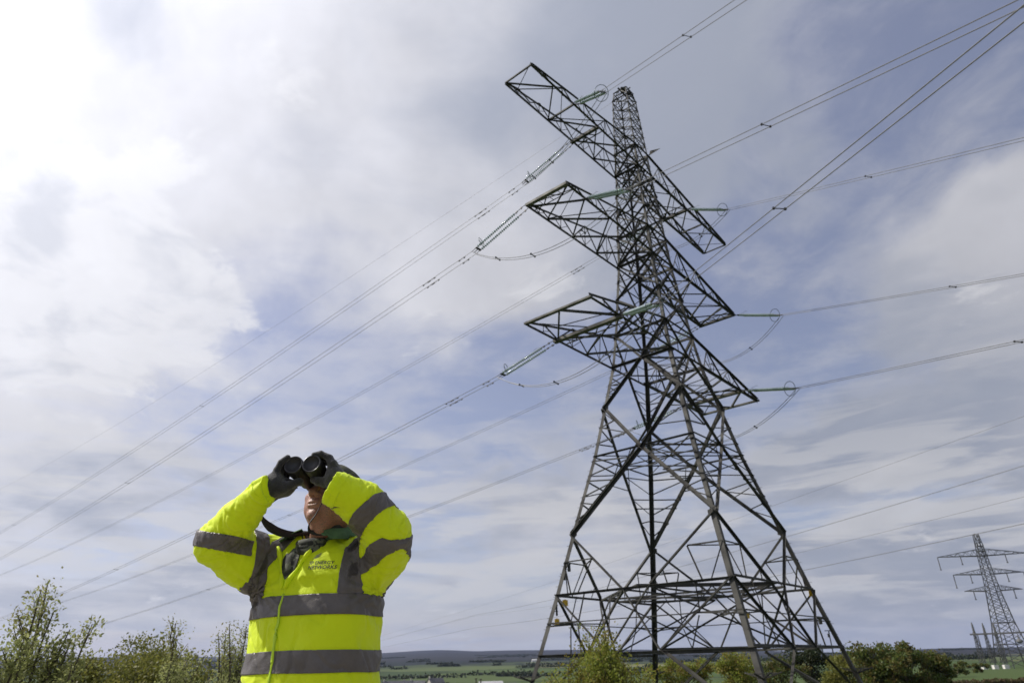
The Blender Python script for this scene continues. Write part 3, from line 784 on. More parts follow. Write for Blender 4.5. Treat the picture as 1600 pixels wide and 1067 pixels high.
def ground_mat():
    m = bpy.data.materials.new('farmland'); m.use_nodes = True; N = NT(m.node_tree); b = N.n['Principled BSDF']
    b.inputs['Roughness'].default_value = .95; b.inputs['Specular IOR Level'].default_value = .1
    g = N.node('ShaderNodeNewGeometry').outputs['Position']
    sx = N.node('ShaderNodeSeparateXYZ'); N.l.new(g, sx.inputs[0])
    fl = N.node('ShaderNodeCombineXYZ'); N.put(fl.inputs[0], sx.outputs[0]); N.put(fl.inputs[1], sx.outputs[1])
    r = N.vmath('LENGTH', fl.outputs[0])
    wv = N.node('ShaderNodeTexNoise'); N.put(wv.inputs['Vector'], fl.outputs[0]); wv.inputs['Scale'].default_value = .004
    pos = N.vmath('ADD', fl.outputs[0], N.vmath('SCALE', wv.outputs['Color'], 120.0))
    vo = N.node('ShaderNodeTexVoronoi'); N.put(vo.inputs['Vector'], pos); vo.inputs['Scale'].default_value = .0042
    ve = N.node('ShaderNodeTexVoronoi', feature='DISTANCE_TO_EDGE'); N.put(ve.inputs['Vector'], pos); ve.inputs['Scale'].default_value = .0042
    sc = N.node('ShaderNodeSeparateColor'); N.l.new(vo.outputs['Color'], sc.inputs[0])
    f1 = sc.outputs[0]; f2 = sc.outputs[1]
    c = N.mix(N.step(f1, .2, .8), (.052, .082, .026, 1), (.085, .108, .045, 1))
    c = N.mix(N.step(f2, .72, .86), c, (.15, .15, .07, 1))
    c = N.mix(N.step(f2, .16, .05), c, (.035, .055, .022, 1))
    hedge = N.step(N.math('ADD', ve.outputs['Distance'], N.math('MULTIPLY', N.noise(g, .05, 3), .06)), .085, .045)
    c = N.mix(N.math('MULTIPLY', hedge, N.step(r, 420, 700)), c, (.028, .042, .018, 1))
    wood = N.step(N.noise(N.vmath('ADD', fl.outputs[0], (300, 0, 0)), .0016, 5, .6), .40, .47)
    c = N.mix(N.math('MULTIPLY', wood, N.step(r, 1100, 1500)), c, (.017, .022, .022, 1))
    moor = N.step(N.math('ADD', r, N.math('MULTIPLY', N.noise(g, .0016, 4), 1300)), 2450, 2750)
    c = N.mix(moor, c, (.024, .025, .028, 1))
    c = N.mix(N.step(r, 13, 9), c, N.mix(N.noise(g, 9, 6, .7), (.42, .38, .31, 1), (.26, .23, .19, 1)))  # pale gravel patch, out of view, added to bounce light up onto the man
    c = N.mix(N.math('MULTIPLY', N.math('MULTIPLY', N.noise(g, 1.7, 5, .65), .55), N.step(r, 1500, 700)), c, (.05, .07, .02, 1))
    N.put(b.inputs['Base Color'], c)
    return m
go = link('ground', mesh('ground', V, F), ground_mat(), None, True); go['kind'] = 'structure'

# ================================================================== VEGETATION
def leaf_mat(name, c1, c2, c3, tr=.35):
    m = bpy.data.materials.new(name); m.use_nodes = True; N = NT(m.node_tree)
    b = N.n['Principled BSDF']; out = N.n['Material Output']
    b.inputs['Roughness'].default_value = .55; b.inputs['Specular IOR Level'].default_value = .3
    gi = N.node('ShaderNodeNewGeometry')
    f = gi.outputs['Random Per Island']
    tcn = N.node('ShaderNodeTexCoord')
    n_ = N.noise(tcn.outputs['Object'], 1.1, 3)
    c = N.mix(N.step(f, 0, 1), (*c1, 1), (*c2, 1)); c = N.mix(N.step(N.math('ADD', n_, N.math('MULTIPLY', f, .2)), .52, .75), c, (*c3, 1))
    N.put(b.inputs['Base Color'], c)
    t = N.node('ShaderNodeBsdfTranslucent'); N.put(t.inputs[0], c)
    mx = N.node('ShaderNodeMixShader'); mx.inputs[0].default_value = tr
    N.l.new(b.outputs[0], mx.inputs[1]); N.l.new(t.outputs[0], mx.inputs[2]); N.l.new(mx.outputs[0], out.inputs[0])
    return m
ML_willow = leaf_mat('willow_leaf', (.24, .27, .09), (.34, .36, .15), (.22, .20, .08), .55)
ML_bush = leaf_mat('bright_leaf', (.17, .21, .03), (.26, .29, .05), (.23, .18, .04), .5)
ML_hedge = leaf_mat('hawthorn_leaf', (.060, .092, .020), (.115, .145, .030), (.13, .105, .028), .42)
ML_olive = leaf_mat('oak_spring_leaf', (.17, .18, .035), (.23, .21, .05), (.12, .13, .03), .45)
ML_dark = leaf_mat('dark_leaf', (.025, .038, .016), (.040, .058, .020), (.050, .050, .020))
ML_brown = leaf_mat('brown_hedge_leaf', (.085, .062, .030), (.070, .090, .025), (.110, .070, .040))
M_bark = material('bark', (.085, .070, .048), .85, noise_amt=.4, noise_scale=12)
def leaves(P, size, name, mat, parent, aspect=.5, droop=0.0):
    """P (n,3): one small bent leaf per point"""
    P = np.asarray(P); n = len(P)
    d = rng.normal(size=(n, 3)); d[:, 2] += .35; d /= np.linalg.norm(d, axis=1)[:, None]
    u = rng.normal(size=(n, 3)); u -= (u * d).sum(1)[:, None] * d; u /= np.linalg.norm(u, axis=1)[:, None]
    s = size * rng.uniform(.6, 1.3, n)[:, None]
    nrm = np.cross(d, u)
    a = P; c = P + d * s; m_ = P + d * s * .5
    l = m_ + u * s * aspect * .5 + nrm * s * .08; r = m_ - u * s * aspect * .5 + nrm * s * .08
    V = np.stack([a, l, c, r], 1).reshape(-1, 3)
    F = np.arange(4 * n).reshape(-1, 4)
    me = mesh_fast(name, V, F)
    o = link(name, me, mat, parent); return o
def sapling(x, y, hgt, spread, nst, nleaf, size, mat, label, cat='shrub', group=None, lean=0, tuft=(.35, 1.0), dense=.10, name='sapling'):
    z = ground(x, y)
    e = empty(name, (x, y, z - .03), label=label, cat=cat, group=group)
    m = MB(); P = []
    twigs = []
    for i in range(nst):
        a = random.uniform(0, 2 * PI); r = spread * math.sqrt(random.random()); h = hgt * random.uniform(.62, 1.0) * (1 - .35 * (r / spread) ** 2)
        b0 = Vector((math.cos(a) * r * .15, math.sin(a) * r * .15, 0)); t1 = Vector((math.cos(a) * r + lean * h, math.sin(a) * r, h))
        pts = []
        wx, wy = random.uniform(-.1, .1), random.uniform(-.1, .1)
        for j in range(9):
            t = j / 8; p = b0.lerp(t1, t); p.x += math.sin(t * 5 + a) * .05 * h * .4 + wx * math.sin(PI * t); p.y += math.cos(t * 4 + a) * .03 * h * .4 + wy * math.sin(PI * t)
            p.x -= (t1.x - b0.x) * .35 * math.sin(PI * t) * .5
            pts.append(p)
        m.tube(pts, [(.018 + .006 * hgt) * (1 - .85 * j / 8) for j in range(9)], 5)
        twigs.append(pts)
        for _ in range(9):
            t = random.uniform(.25, .95); k = int(t * 8); p = pts[k].lerp(pts[k + 1], t * 8 - k)
            L = h * random.uniform(.08, .22) * (1.15 - t * .6); aa = random.uniform(0, 2 * PI)
            q = p + Vector((math.cos(aa) * L * .6, math.sin(aa) * L * .6, L * .85))
            m.tube([p, p.lerp(q, .5) + Vector((0, 0, -.02)), q], [.007, .005, .003], 4); twigs.append([p, q])
    m.build('stem', M_bark, e)
    w = np.array([sum((tw_[i + 1] - tw_[i]).length for i in range(len(tw_) - 1)) for tw_ in twigs]); w /= w.sum()
    idx = rng.choice(len(twigs), nleaf, p=w)
    for i in idx:
        t_ = twigs[i]; t = rng.uniform(tuft[0], tuft[1]) if len(t_) > 2 else rng.uniform(0, 1.05)
        f = t * (len(t_) - 1); k = min(int(f), len(t_) - 2); p = t_[k].lerp(t_[k + 1], f - k)
        P.append((p.x + rng.normal(0, dense * .5), p.y + rng.normal(0, dense * .5), p.z + rng.normal(0, dense * .5)))
    leaves(P, size, 'foliage', mat, e)
    return e
def tree(x, y, hgt, rx, ry, nl, size, mat, label, name='tree', cat='tree', group=None, trunk=.32, lobes=26, dens=.16, squash=1.0, zoff=0):
    z = ground(x, y) + zoff
    e = empty(name, (x, y, z - .05), label=label, cat=cat, group=group)
    m = MB(); m.tube([(0, 0, 0), (.05 * hgt * .3, 0, hgt * trunk * .6), (0, .03 * hgt, hgt * .62), (0.02 * hgt, 0, hgt * .85)], [hgt * .035, hgt * .026, hgt * .015, hgt * .005], 8)
    C = []
    for i in range(lobes):
        a = random.uniform(0, 2 * PI); f = random.random(); rr = math.sqrt(random.random()) * .85
        zc = hgt * (trunk * .7 + (1 - trunk * .7) * (.12 + .74 * f))
        prof = math.sqrt(max(.05, 1 - ((zc / hgt - .52) / .52) ** 2))
        c = Vector((math.cos(a) * rx * rr * prof, math.sin(a) * ry * rr * prof, zc)); C.append((c, random.uniform(.16, .30) * min(rx, hgt * .6)))
        b0 = Vector((0, .01, hgt * (trunk + .3 * f * .5)))
        m.tube([b0, b0.lerp(c, .5) + Vector((0, 0, hgt * .03)), c], [hgt * .012, hgt * .008, hgt * .003], 5)
    m.build('trunk', M_bark, e)
    P = []
    per = nl // lobes
    for c, r in C:
        d = rng.normal(size=(per, 3)); d /= np.linalg.norm(d, axis=1)[:, None]
        q = d * (r * np.cbrt(rng.uniform(.15, 1.35, per)))[:, None] * np.array([1.15, 1.15, .8 * squash])
        q += rng.normal(0, dens * r, (per, 3))
        P.append(q + np.array(c))
    leaves(np.concatenate(P), size, 'foliage', mat, e, .7)
    return e
def at(az, r): return r * math.sin(rad(az)), r * math.cos(rad(az))
# left willow clump, a few paces beyond the man
for (az, r, h, sp, ns, nl, l, m_) in ((-36.4, 7.6, 1.85, .85, 13, 6500, 'leafy willow shrub at the left edge, broad and dense at the base', ML_willow),
                               (-33.3, 8.2, 2.22, .34, 9, 3400, 'tallest upright willow stems left of the man, right of the dense clump', ML_willow),
                               (-31.3, 8.0, 1.72, .36, 7, 1900, 'short leaning willow stems between the tall clump and the round tree', ML_willow),
                               (-24.9, 10.5, 2.15, .50, 9, 2300, 'sparse thin sapling standing before the round olive tree', ML_willow),
                               (-21.3, 11.5, 2.95, .28, 10, 2900, 'narrow leafy sapling half hidden by the yellow jacket sleeve', ML_willow)):
    x, y = at(az, r)
    sapling(x, y, h, sp, ns, int(nl * 2.4), .038, m_, l, group='willow saplings left of the man', lean=.05 if az > -32 and az < -30 else 0)
x, y = at(6.3, 19.0); sapling(x, y, 3.3, 1.6, 54, 36000, .078, ML_bush, 'bright green leafy bush in front of the left tower legs', name='bush', cat='bush', dense=.26, tuft=(.15, 1))
x, y = at(3.5, 18.2); sapling(x, y, 3.25, .22, 3, 500, .08, ML_bush, 'thin lone shoot at the left side of the bright bush', name='bush', cat='bush', dense=.10)
x, y = at(-26.6, 38.0); tree(x, y, 5.75, 3.9, 3.0, 30000, .13, ML_olive, 'low rounded olive-green tree behind the sparse sapling on the left', group=None, trunk=.15)
x, y = at(-22.2, 42.0); tree(x, y, 4.0, 3.0, 2.4, 6000, .17, ML_hedge, 'low darker bush between the olive tree and the man', name='bush', cat='bush', trunk=.1)
x, y = at(-30.2, 33.0); tree(x, y, 3.9, 1.9, 2.0, 5000, .15, ML_olive, 'small low bush just left of the rounded olive tree', name='bush', cat='bush', trunk=.1)
HG = 'hedge trees beyond the tower'
for (az, r, h, rx, nl, m_, l) in ((12.0, 92, 4.6, 4.5, 7000, ML_bush, 'bright low tree seen under the tower, left of the pair'),
                          (15.8, 88, 5.4, 3.6, 8000, ML_bush, 'bright green tree seen through the middle of the tower base'),
                          (19.0, 96, 4.6, 3.6, 6000, ML_hedge, 'mid green bush seen between the nearest leg and the dark tree'),
                          (20.9, 100, 6.0, 2.7, 7000, ML_dark, 'dark rounded tree seen through the right part of the tower base'),
                          (23.3, 84, 5.2, 2.7, 7000, ML_olive, 'yellowish bush at the foot of the right tower leg'),
                          (25.2, 80, 5.35, 2.9, 9000, ML_hedge, 'green bush with a ragged top just right of the right tower leg'),
                          (27.0, 79, 5.7, 2.6, 9500, ML_hedge, 'tallest dark bush to the right of the tower'),
                          (28.6, 82, 4.7, 2.2, 7000, ML_hedge, 'last rounded bush of the row before the far pylon')):
    x, y = at(az, r); tree(x, y, h, rx, 2.4, nl, .24, m_, l, group=HG, trunk=.08, lobes=22, dens=.3)
# reddish-brown cut hedge running to the right edge
hed = empty('hedge', (0, 0, 0), label='low reddish-brown hedge along the field at the right edge', cat='hedge')
P = []
for i in range(16000):
    az = random.uniform(28.5, 37); r = 92 + random.uniform(-1, 1) + (az - 29) * 1.5; x, y = at(az, r)
    hh = 1.45 + .35 * mnoise.noise((az * 2.2, 0, 0))
    P.append((x, y, ground(x, y) + hh * math.sqrt(random.random())))
leaves(P, .24, 'foliage', ML_brown, hed, .7)
m = MB()
for i in range(60):
    az = 28.6 + i * .14; x, y = at(az, 92 + (az - 29) * 1.5); m.rod((x, y, ground(x, y) - .1), (x + random.uniform(-.3, .3), y, ground(x, y) + 1.0), .05, 5, .02)
m.build('stems', M_bark, hed)
# green belt of bushes below the far pylon
for (az, r, h, rx, l) in ((29.9, 190, 3.3, 5, 'small round bush on the far field, left of the white bases'), (31.0, 230, 2.8, 6, 'low round bush on the far field, near the first white base')):
    x, y = at(az, r); tree(x, y, h, rx, 3, 2500, .35, ML_hedge, l, name='bush', cat='bush', group='bushes on the far field', trunk=.05, lobes=12)
for (az, r, h, rx, m_, l) in ((-7.5, 330, 5.2, 3.6, ML_olive, 'small round yellow-green tree in the valley just right of the man'),
                       (-3.9, 300, 4.6, 3.0, ML_olive, 'small rounded tree left of the two dark posts in the valley'),
                       (-.45, 310, 3.8, 2.6, ML_brown, 'small brownish tree right of the farm sheds'),
                       (-9.6, 420, 5.0, 6.0, ML_dark, 'dark tree clump beside the far farmhouses'),
                       (-5.6, 430, 4.5, 7.0, ML_dark, 'dark thicket between the farmhouses and the sheds')):
    x, y = at(az, r); tree(x, y, h, rx, rx, 3500, .42, m_, l, group='trees in the valley', trunk=.12, lobes=14)
# distant hedgerow trees scattered over the slopes, too many to count
P = []
for i in range(170):
    az = random.uniform(-34, 33); r = random.uniform(800, 3400); n_ = int(random.uniform(1, 9)); dx = random.uniform(-1, 1); dy = random.uniform(-.25, .25)
    x, y = at(az, r)
    for k in range(n_ * 8):
        xx = x + dx * k * 4; yy = y + dy * k * 4; s = random.uniform(1.5, 4.0)
        for j in range(12):
            P.append((xx + random.gauss(0, s * .4), yy + random.gauss(0, s * .4), ground(xx, yy) + abs(random.gauss(s * .45, s * .25))))
hr = leaves(P, 3.0, 'far_hedgerows', ML_dark, None, .8); hr['kind'] = 'stuff'; hr['label'] = 'dark hedgerow trees dotted over the distant slopes'

# ================================================================== FAR BUILDINGS AND POSTS
M_slate = material('slate_roof', (.075, .075, .085), .7, noise_amt=.3, noise_scale=.8)
M_shed = material('pale_sheet_roof', (.42, .42, .43), .6, noise_amt=.2, noise_scale=.5)
M_wallf = material('rendered_wall', (.45, .42, .37), .85, noise_amt=.25, noise_scale=.5)
M_dglass = material('dark_window', (.03, .035, .04), .15)
def house(az, r, w, d, h, rh, yaw, wall, roof, label, chim=0, wins=3, zoff=0, cat='farmhouse', name='farmhouse', group=None):
    x, y = at(az, r); z = ground(x, y) + zoff
    e = empty(name, (x, y, z), label=label, cat=cat, group=group); e.rotation_euler.z = rad(-az + yaw)
    m = MB(); m.add([(-w, -d, -1), (w, -d, -1), (w, d, -1), (-w, d, -1), (-w, -d, h), (w, -d, h), (w, d, h), (-w, d, h), (-w, 0, h + rh), (w, 0, h + rh)],
          [(0, 1, 5, 4), (2, 3, 7, 6), (1, 2, 6, 9, 5), (3, 0, 4, 8, 7)]); m.build('wall', wall, e)
    m = MB(); o = .35
    for s in (-1, 1):
        m.add([(-w - o, s * (d + o), h - o * rh / d), (w + o, s * (d + o), h - o * rh / d), (w + o, 0, h + rh + .05), (-w - o, 0, h + rh + .05),
               (-w - o, s * (d + o), h - o * rh / d + .2), (w + o, s * (d + o), h - o * rh / d + .2), (w + o, 0, h + rh + .25), (-w - o, 0, h + rh + .25)],
              [(0, 1, 2, 3), (7, 6, 5, 4), (0, 4, 5, 1), (1, 5, 6, 2), (2, 6, 7, 3), (3, 7, 4, 0)])
    ro = m.build('roof', roof, e)
    for k in range(chim):
        m = MB(); m.box(((-w + .6) if k == 0 else (w - .6), 0, h + rh + .5), (.9, .9, 1.6)); m.build('chimney', wall, ro)
    for k in range(wins):
        xx = -w + (k + .5) * 2 * w / wins
        m = MB(); m.box((xx, -d - .03, h * .55), (1.0, .1, 1.2)); m.build('window', M_dglass, e)
    return e
house(-9.2, 470, 9, 3.2, 3.0, 2.2, 10, M_wallf, M_slate, 'long low grey farmhouse in the valley, nearer the man', 2, 5)
house(-8.0, 480, 7, 3.2, 2.6, 2.3, -15, M_wallf, M_slate, 'second grey farmhouse just right of the long one', 1, 4)
house(-6.4, 500, 5, 3.0, 3.4, 2.5, 30, M_wallf, M_slate, 'small grey house at the right end of the farm row', 1, 2)
house(-2.25, 300, 4.5, 3.5, 3.2, 1.7, 12, M_wallf, M_shed, 'pale-roofed shed beside the two dark posts', 0, 2, 1.0, 'shed', 'farm_shed')
house(-1.25, 290, 4.6, 4.0, 2.8, 1.5, -8, M_slate, M_slate, 'dark-roofed shed in the middle of the sheds', 0, 2, 1.0, 'shed', 'farm_shed')
house(-.1, 300, 4.6, 3.5, 2.6, 1.2, 5, M_wallf, M_shed, 'long white-roofed shed right of the dark one', 0, 3, 0.8, 'shed', 'farm_shed')
house(1.15, 1500, 6, 4, 3, 2, 5, M_signw, M_shed, 'tiny white farmhouse on the slope left of the tower leg', 0, 3)
for i, (az, h) in enumerate(((-3.35, 9.5), (-3.0, 9.3))):
    x, y = at(az, 295); m = MB(); z = ground(x, y); e = empty('timber_post', (x, y, z), label='%s of the two dark posts rising by the farm sheds' % ('left' if i == 0 else 'right'), cat='post', group='two dark posts')
    m.rod((0, 0, -.3), (0, 0, h - 2.2), .28, 8, .22); m.build('post', M_bark, e)
    m = MB(); m.box((0, 0, h - 2.4), (1.2, .2, .25)); m.build('cap', M_bark, e)
# thin pole with a short crosspiece seen past the right leg
x, y = at(22.75, 130); z = ground(x, y); e = empty('service_pole', (x, y, z), label='thin dark pole with a short T crosspiece beyond the right tower leg', cat='pole')
hp = CZ + .0343 * 130 - z
m = MB(); m.rod((0, 0, -.3), (0, 0, hp), .12, 8, .09); m.build('pole', M_fit, e)
m = MB(); m.box((0, 0, hp), (1.3, .1, .12)); m.build('crosspiece', M_fit, e)
m = MB(); m.rod((-.15, 0, hp - 1.0), (-.15, 0, hp - .45), .16, 8); m.build('can', M_fit, e)

# ================================================================== FAR PYLON AND SEALING-END STRUCTURES
FX, FY = at(33.35, 338)
fz = ground(FX, FY)
fp = empty('far_pylon', (FX, FY, fz), label='small hazy lattice pylon with three level arms at the right edge', cat='pylon')
Hh = CZ + 45 - fz
fyaw = rad(-33.35 + 22)
fu = Vector((math.cos(fyaw), math.sin(fyaw), 0)); fv = Vector((-math.sin(fyaw), math.cos(fyaw), 0))
prof = [(0, 5.2), (8, 4.0), (15.5, 2.9), (27, 1.9), (33.2, 1.55), (40.2, 1.25), (Hh, .75)]
def fw(z):
    for i in range(len(prof) - 1):
        if z <= prof[i + 1][0]:
            t = (z - prof[i][0]) / (prof[i + 1][0] - prof[i][0]); return prof[i][1] * (1 - t) + prof[i + 1][1] * t
    return prof[-1][1]
def fpnt(a, b, z): w = fw(z); return fu * (a * w) + fv * (b * w) + Vector((0, 0, z))
for a in (-1, 1):
    for b in (-1, 1):
        m = MB()
        for i in range(len(prof) - 1): m.angle(fpnt(a, b, prof[i][0]), fpnt(a, b, prof[i + 1][0]), .38 if i < 3 else .28)
        m.build('leg', M_far, fp)
m = MB()
zs_ = [0, 4.5, 8, 11.5, 15.5] + [15.5 + 2.3 * i for i in range(1, 11)] + [40.2, 42, 44, Hh]
zs_ = sorted(set(round(z, 2) for z in zs_))
for i in range(len(zs_) - 1):
    for (p1, p2) in (((-1, -1), (1, -1)), ((1, -1), (1, 1)), ((1, 1), (-1, 1)), ((-1, 1), (-1, -1))):
        m.angle(fpnt(*p1, zs_[i]), fpnt(*p2, zs_[i + 1]), .17); m.angle(fpnt(*p2, zs_[i]), fpnt(*p1, zs_[i + 1]), .17)
        if zs_[i] in (8, 15.5) or i > len(zs_) - 5: m.angle(fpnt(*p1, zs_[i]), fpnt(*p2, zs_[i]), .25)
m.build('bracing', M_far, fp)['kind'] = 'stuff'
for z, L_, tall in ((27, 10.3, 2.0), (33.2, 12.6, 2.2), (40.2, 16.5, 2.6)):
    for s in (-1, 1):
        m = MB(); tip = fu * (s * L_) + Vector((0, 0, z + .3))
        for b in (-1, 1):
            m.angle(fpnt(s, b, z), tip, .25); m.angle(fpnt(s, b, z + tall), tip, .18)
            for k in range(5):
                t0 = k / 5; t1_ = (k + .5) / 5; t2 = (k + 1) / 5
                lo_ = lambda t: fpnt(s, b, z).lerp(tip, t); hi_ = lambda t: fpnt(s, b, z + tall).lerp(tip, t)
                m.angle(lo_(t0), hi_(t1_), .12); m.angle(hi_(t1_), lo_(t2), .12)
        m.build('crossarm', M_far, fp)
        for f_ in ((1.0, .45) if L_ > 11 else (.62,)):
            P = tip.lerp(fpnt(s, 0, z), 1 - f_) + Vector((FX, FY, fz))
            ii = empty('hanging_insulator', P, label='small %s insulator hanging from the %s arm of the far pylon, %s side' % ('outermost' if f_ == 1 else 'inner', {27: 'lowest', 33.2: 'middle', 40.2: 'top'}[z], 'left' if s < 0 else 'right'), cat='insulator', group='insulators hanging on the far pylon')
            ln = 4.6 if f_ == 1 else 2.8
            mm = MB(); mm.rod((0, 0, 0), (.3 * s * 0, 0, -ln), .16, 6); mm.build('string', M_far, ii)
            mm = MB(); mm.box((0, 0, -ln - .15), (.5, .5, .3)); mm.build('clamp', M_far, ii)
# sealing-end posts: lattice masts on white bases joined by one beam
for i, (az, wb_, hm) in enumerate(((31.58, 1.3, 15.6), (32.17, 1.3, 15.2), (32.75, 1.3, 15.0), (35.2, 1.3, 15.0))):
    x, y = at(az, 318); z = ground(x, y)
    e = empty('sealing_end_mast', (x, y, z), label=('leftmost', 'second', 'third', 'rightmost')[i] + ' narrow mast on a white base in front of the far pylon', cat='mast', group='masts by the far pylon')
    m = MB()
    def mp(a, b, t): w = .75 * (1 - t) + .22 * t; return Vector((a * w, b * w, 1.8 + (hm - 5.0) * t))
    for a in (-1, 1):
        for b in (-1, 1): m.angle(mp(a, b, 0), mp(a, b, 1), .17)
    for k in range(8):
        for (p1, p2) in (((-1, -1), (1, -1)), ((1, -1), (1, 1)), ((1, 1), (-1, 1)), ((-1, 1), (-1, -1))):
            m.angle(mp(*p1, k / 8), mp(*p2, (k + 1) / 8), .10); m.angle(mp(*p2, k / 8), mp(*p1, (k + 1) / 8), .10)
    m.build('lattice', M_far, e)
    m = MB(); m.lathe((0, 0, hm - 4.2), (0, 0, 1), [(0, .45), (.4, .62)] + [(.5 + k * .35 + j * .17, .38 - .015 * k if j else .50 - .018 * k) for k in range(9) for j in (0, 1)] + [(4.2, .12)], 8); m.build('bushing', M_far, e)
    m = MB(); m.box((0, 0, .5), (1.6, 1.6, 1.6)); m.build('base', M_signw, e)
x0_, y0_ = at(31.3, 314); x1_, y1_ = at(35.6, 314); z = CZ + .0235 * 314
e = empty('beam_frame', (x0_, y0_, 0), label='long level dark beam joining the masts by the far pylon', cat='beam')
m = MB(); m.angle((0, 0, z - .1), (x1_ - x0_, y1_ - y0_, z - .1), .55); m.build('beam', M_far, e)
for az in (31.75, 33.2, 35.0):
    xx, yy = at(az, 314.6); m = MB(); zz = ground(xx, yy); m.angle((xx - x0_, yy - y0_, zz - .2), (xx - x0_, yy - y0_, z), .3); m.build('post', M_far, e)
xx, yy = at(33.9, 312); m = MB(); m.lathe((xx - x0_, yy - y0_, z - 3.2), (0, 0, 1), [(0, .5), (.5, 1.1), (1.0, .9), (1.5, .3), (3.0, .1)], 8); m.build('surge_arrester', M_far, e)
# footing bushes / haze
hz_me = MB(); hz_me.box((0, 900, 160), (19000, 17000, 380.0)); hzo = hz_me.build('haze'); hzo['kind'] = 'stuff'
mh = bpy.data.materials.new('haze'); mh.use_nodes = True; Nh = NT(mh.node_tree); Nh.n.clear()
vv = Nh.node('ShaderNodeVolumePrincipled'); vv.inputs['Color'].default_value = (.50, .62, 1.0, 1); vv.inputs['Density'].default_value = 0.42e-4; vv.inputs['Anisotropy'].default_value = .3
oo = Nh.node('ShaderNodeOutputMaterial'); Nh.l.new(vv.outputs[0], oo.inputs['Volume']); hzo.data.materials.append(mh)
hzo.display_type = 'WIRE'

# ================================================================== PERSON
# man and binoculars modelled at a nearer depth, then scaled about the camera
CAM_SCALE = 1.06
PO = np.array([-0.66, 2.42, 0.0])                 # figure origin between the feet
def surface_nets(fn, xs, ys, zs):
    X, Y, Z = np.meshgrid(xs, ys, zs, indexing='ij')
    D = fn(X, Y, Z).astype(np.float32)
    inside = D < 0
    nx, ny, nz = D.shape
    c = np.zeros((nx - 1, ny - 1, nz - 1), dtype=np.int8)
    for i in (0, 1):
        for j in (0, 1):
            for k in (0, 1):
                c += inside[i:nx - 1 + i, j:ny - 1 + j, k:nz - 1 + k]
    act = (c > 0) & (c < 8)
    ii, jj, kk = np.nonzero(act)
    idx = -np.ones(act.shape, dtype=np.int64); idx[ii, jj, kk] = np.arange(len(ii))
    acc = np.zeros((len(ii), 3)); cnt = np.zeros(len(ii))
    G = (np.asarray(xs), np.asarray(ys), np.asarray(zs))
    for axis in range(3):
        for a in (0, 1):
            for b in (0, 1):
                o = [0, 0, 0]; oth = [t for t in range(3) if t != axis]; o[oth[0]] = a; o[oth[1]] = b
                p = (ii + o[0], jj + o[1], kk + o[2]); o2 = o.copy(); o2[axis] += 1; q = (ii + o2[0], jj + o2[1], kk + o2[2])
                d0, d1 = D[p], D[q]; m = (d0 < 0) != (d1 < 0)
                t = np.where(m, d0 / np.where(m, d0 - d1, 1), 0)
                P = np.stack([G[0][p[0]], G[1][p[1]], G[2][p[2]]], 1); Q = np.stack([G[0][q[0]], G[1][q[1]], G[2][q[2]]], 1)
                acc += np.where(m[:, None], P + (Q - P) * t[:, None], 0); cnt += m
    V = acc / cnt[:, None]
    F = []
    for axis in range(3):
        sl0 = [slice(None)] * 3; sl1 = [slice(None)] * 3
        sl0[axis] = slice(0, -1); sl1[axis] = slice(1, None)
        ch = inside[tuple(sl0)] != inside[tuple(sl1)]
        a, b, e = np.nonzero(ch); g = [a, b, e]
        oth = [t for t in range(3) if t != axis]
        ok = (g[oth[0]] > 0) & (g[oth[1]] > 0) & (g[oth[0]] < D.shape[oth[0]] - 1) & (g[oth[1]] < D.shape[oth[1]] - 1)
        g = [t[ok] for t in g]
        def ID(d0, d1):
            h = [t.copy() for t in g]; h[oth[0]] = h[oth[0]] - d0; h[oth[1]] = h[oth[1]] - d1
            return idx[h[0], h[1], h[2]]
        q = np.stack([ID(1, 1), ID(0, 1), ID(0, 0), ID(1, 0)], 1)
        pos = inside[tuple(sl0)][a[ok], b[ok], e[ok]]
        flip = pos if axis != 1 else ~pos
        q = np.where(flip[:, None], q, q[:, ::-1])
        F.append(q)
    return V, np.concatenate(F)
def smin(a, b, k):
    h = np.clip(.5 + .5 * (b - a) / k, 0, 1)
    return b * (1 - h) + a * h - k * h * (1 - h)
def cap(X, Y, Z, a, b, ra, rb):
    a = np.array(a, float); b = np.array(b, float); d = b - a; L2_ = d @ d
    t = np.clip(((X - a[0]) * d[0] + (Y - a[1]) * d[1] + (Z - a[2]) * d[2]) / L2_, 0, 1)
    return np.sqrt((X - a[0] - d[0] * t) ** 2 + (Y - a[1] - d[1] * t) ** 2 + (Z - a[2] - d[2] * t) ** 2) - (ra + (rb - ra) * t)
def ell(X, Y, Z, c, r, M=None):
    P = np.stack([X - c[0], Y - c[1], Z - c[2]], -1)
    if M is not None: P = P @ np.array(M).T
    q = P / np.array(r); l = np.sqrt((q ** 2).sum(-1)); l2 = np.sqrt(((P / np.array(r) ** 2) ** 2).sum(-1))
    return l * (l - 1) / np.maximum(l2, 1e-6)
def box_mask(*_): pass
YAW = rad(-22)                                    # the chest is turned a little towards the picture's left
Ff = np.array([math.sin(YAW), -math.cos(YAW), 0]); Rt = np.array([math.cos(YAW), math.sin(YAW), 0])
def tor_c(z):
    return np.interp(z, [.0, .8, 1.04, 1.24, 1.40, 1.50], [-.672, -.674, -.678, -.680, -.684, -.690]), np.interp(z, [0, 1.04, 1.4, 1.5], [2.45, 2.44, 2.455, 2.47])
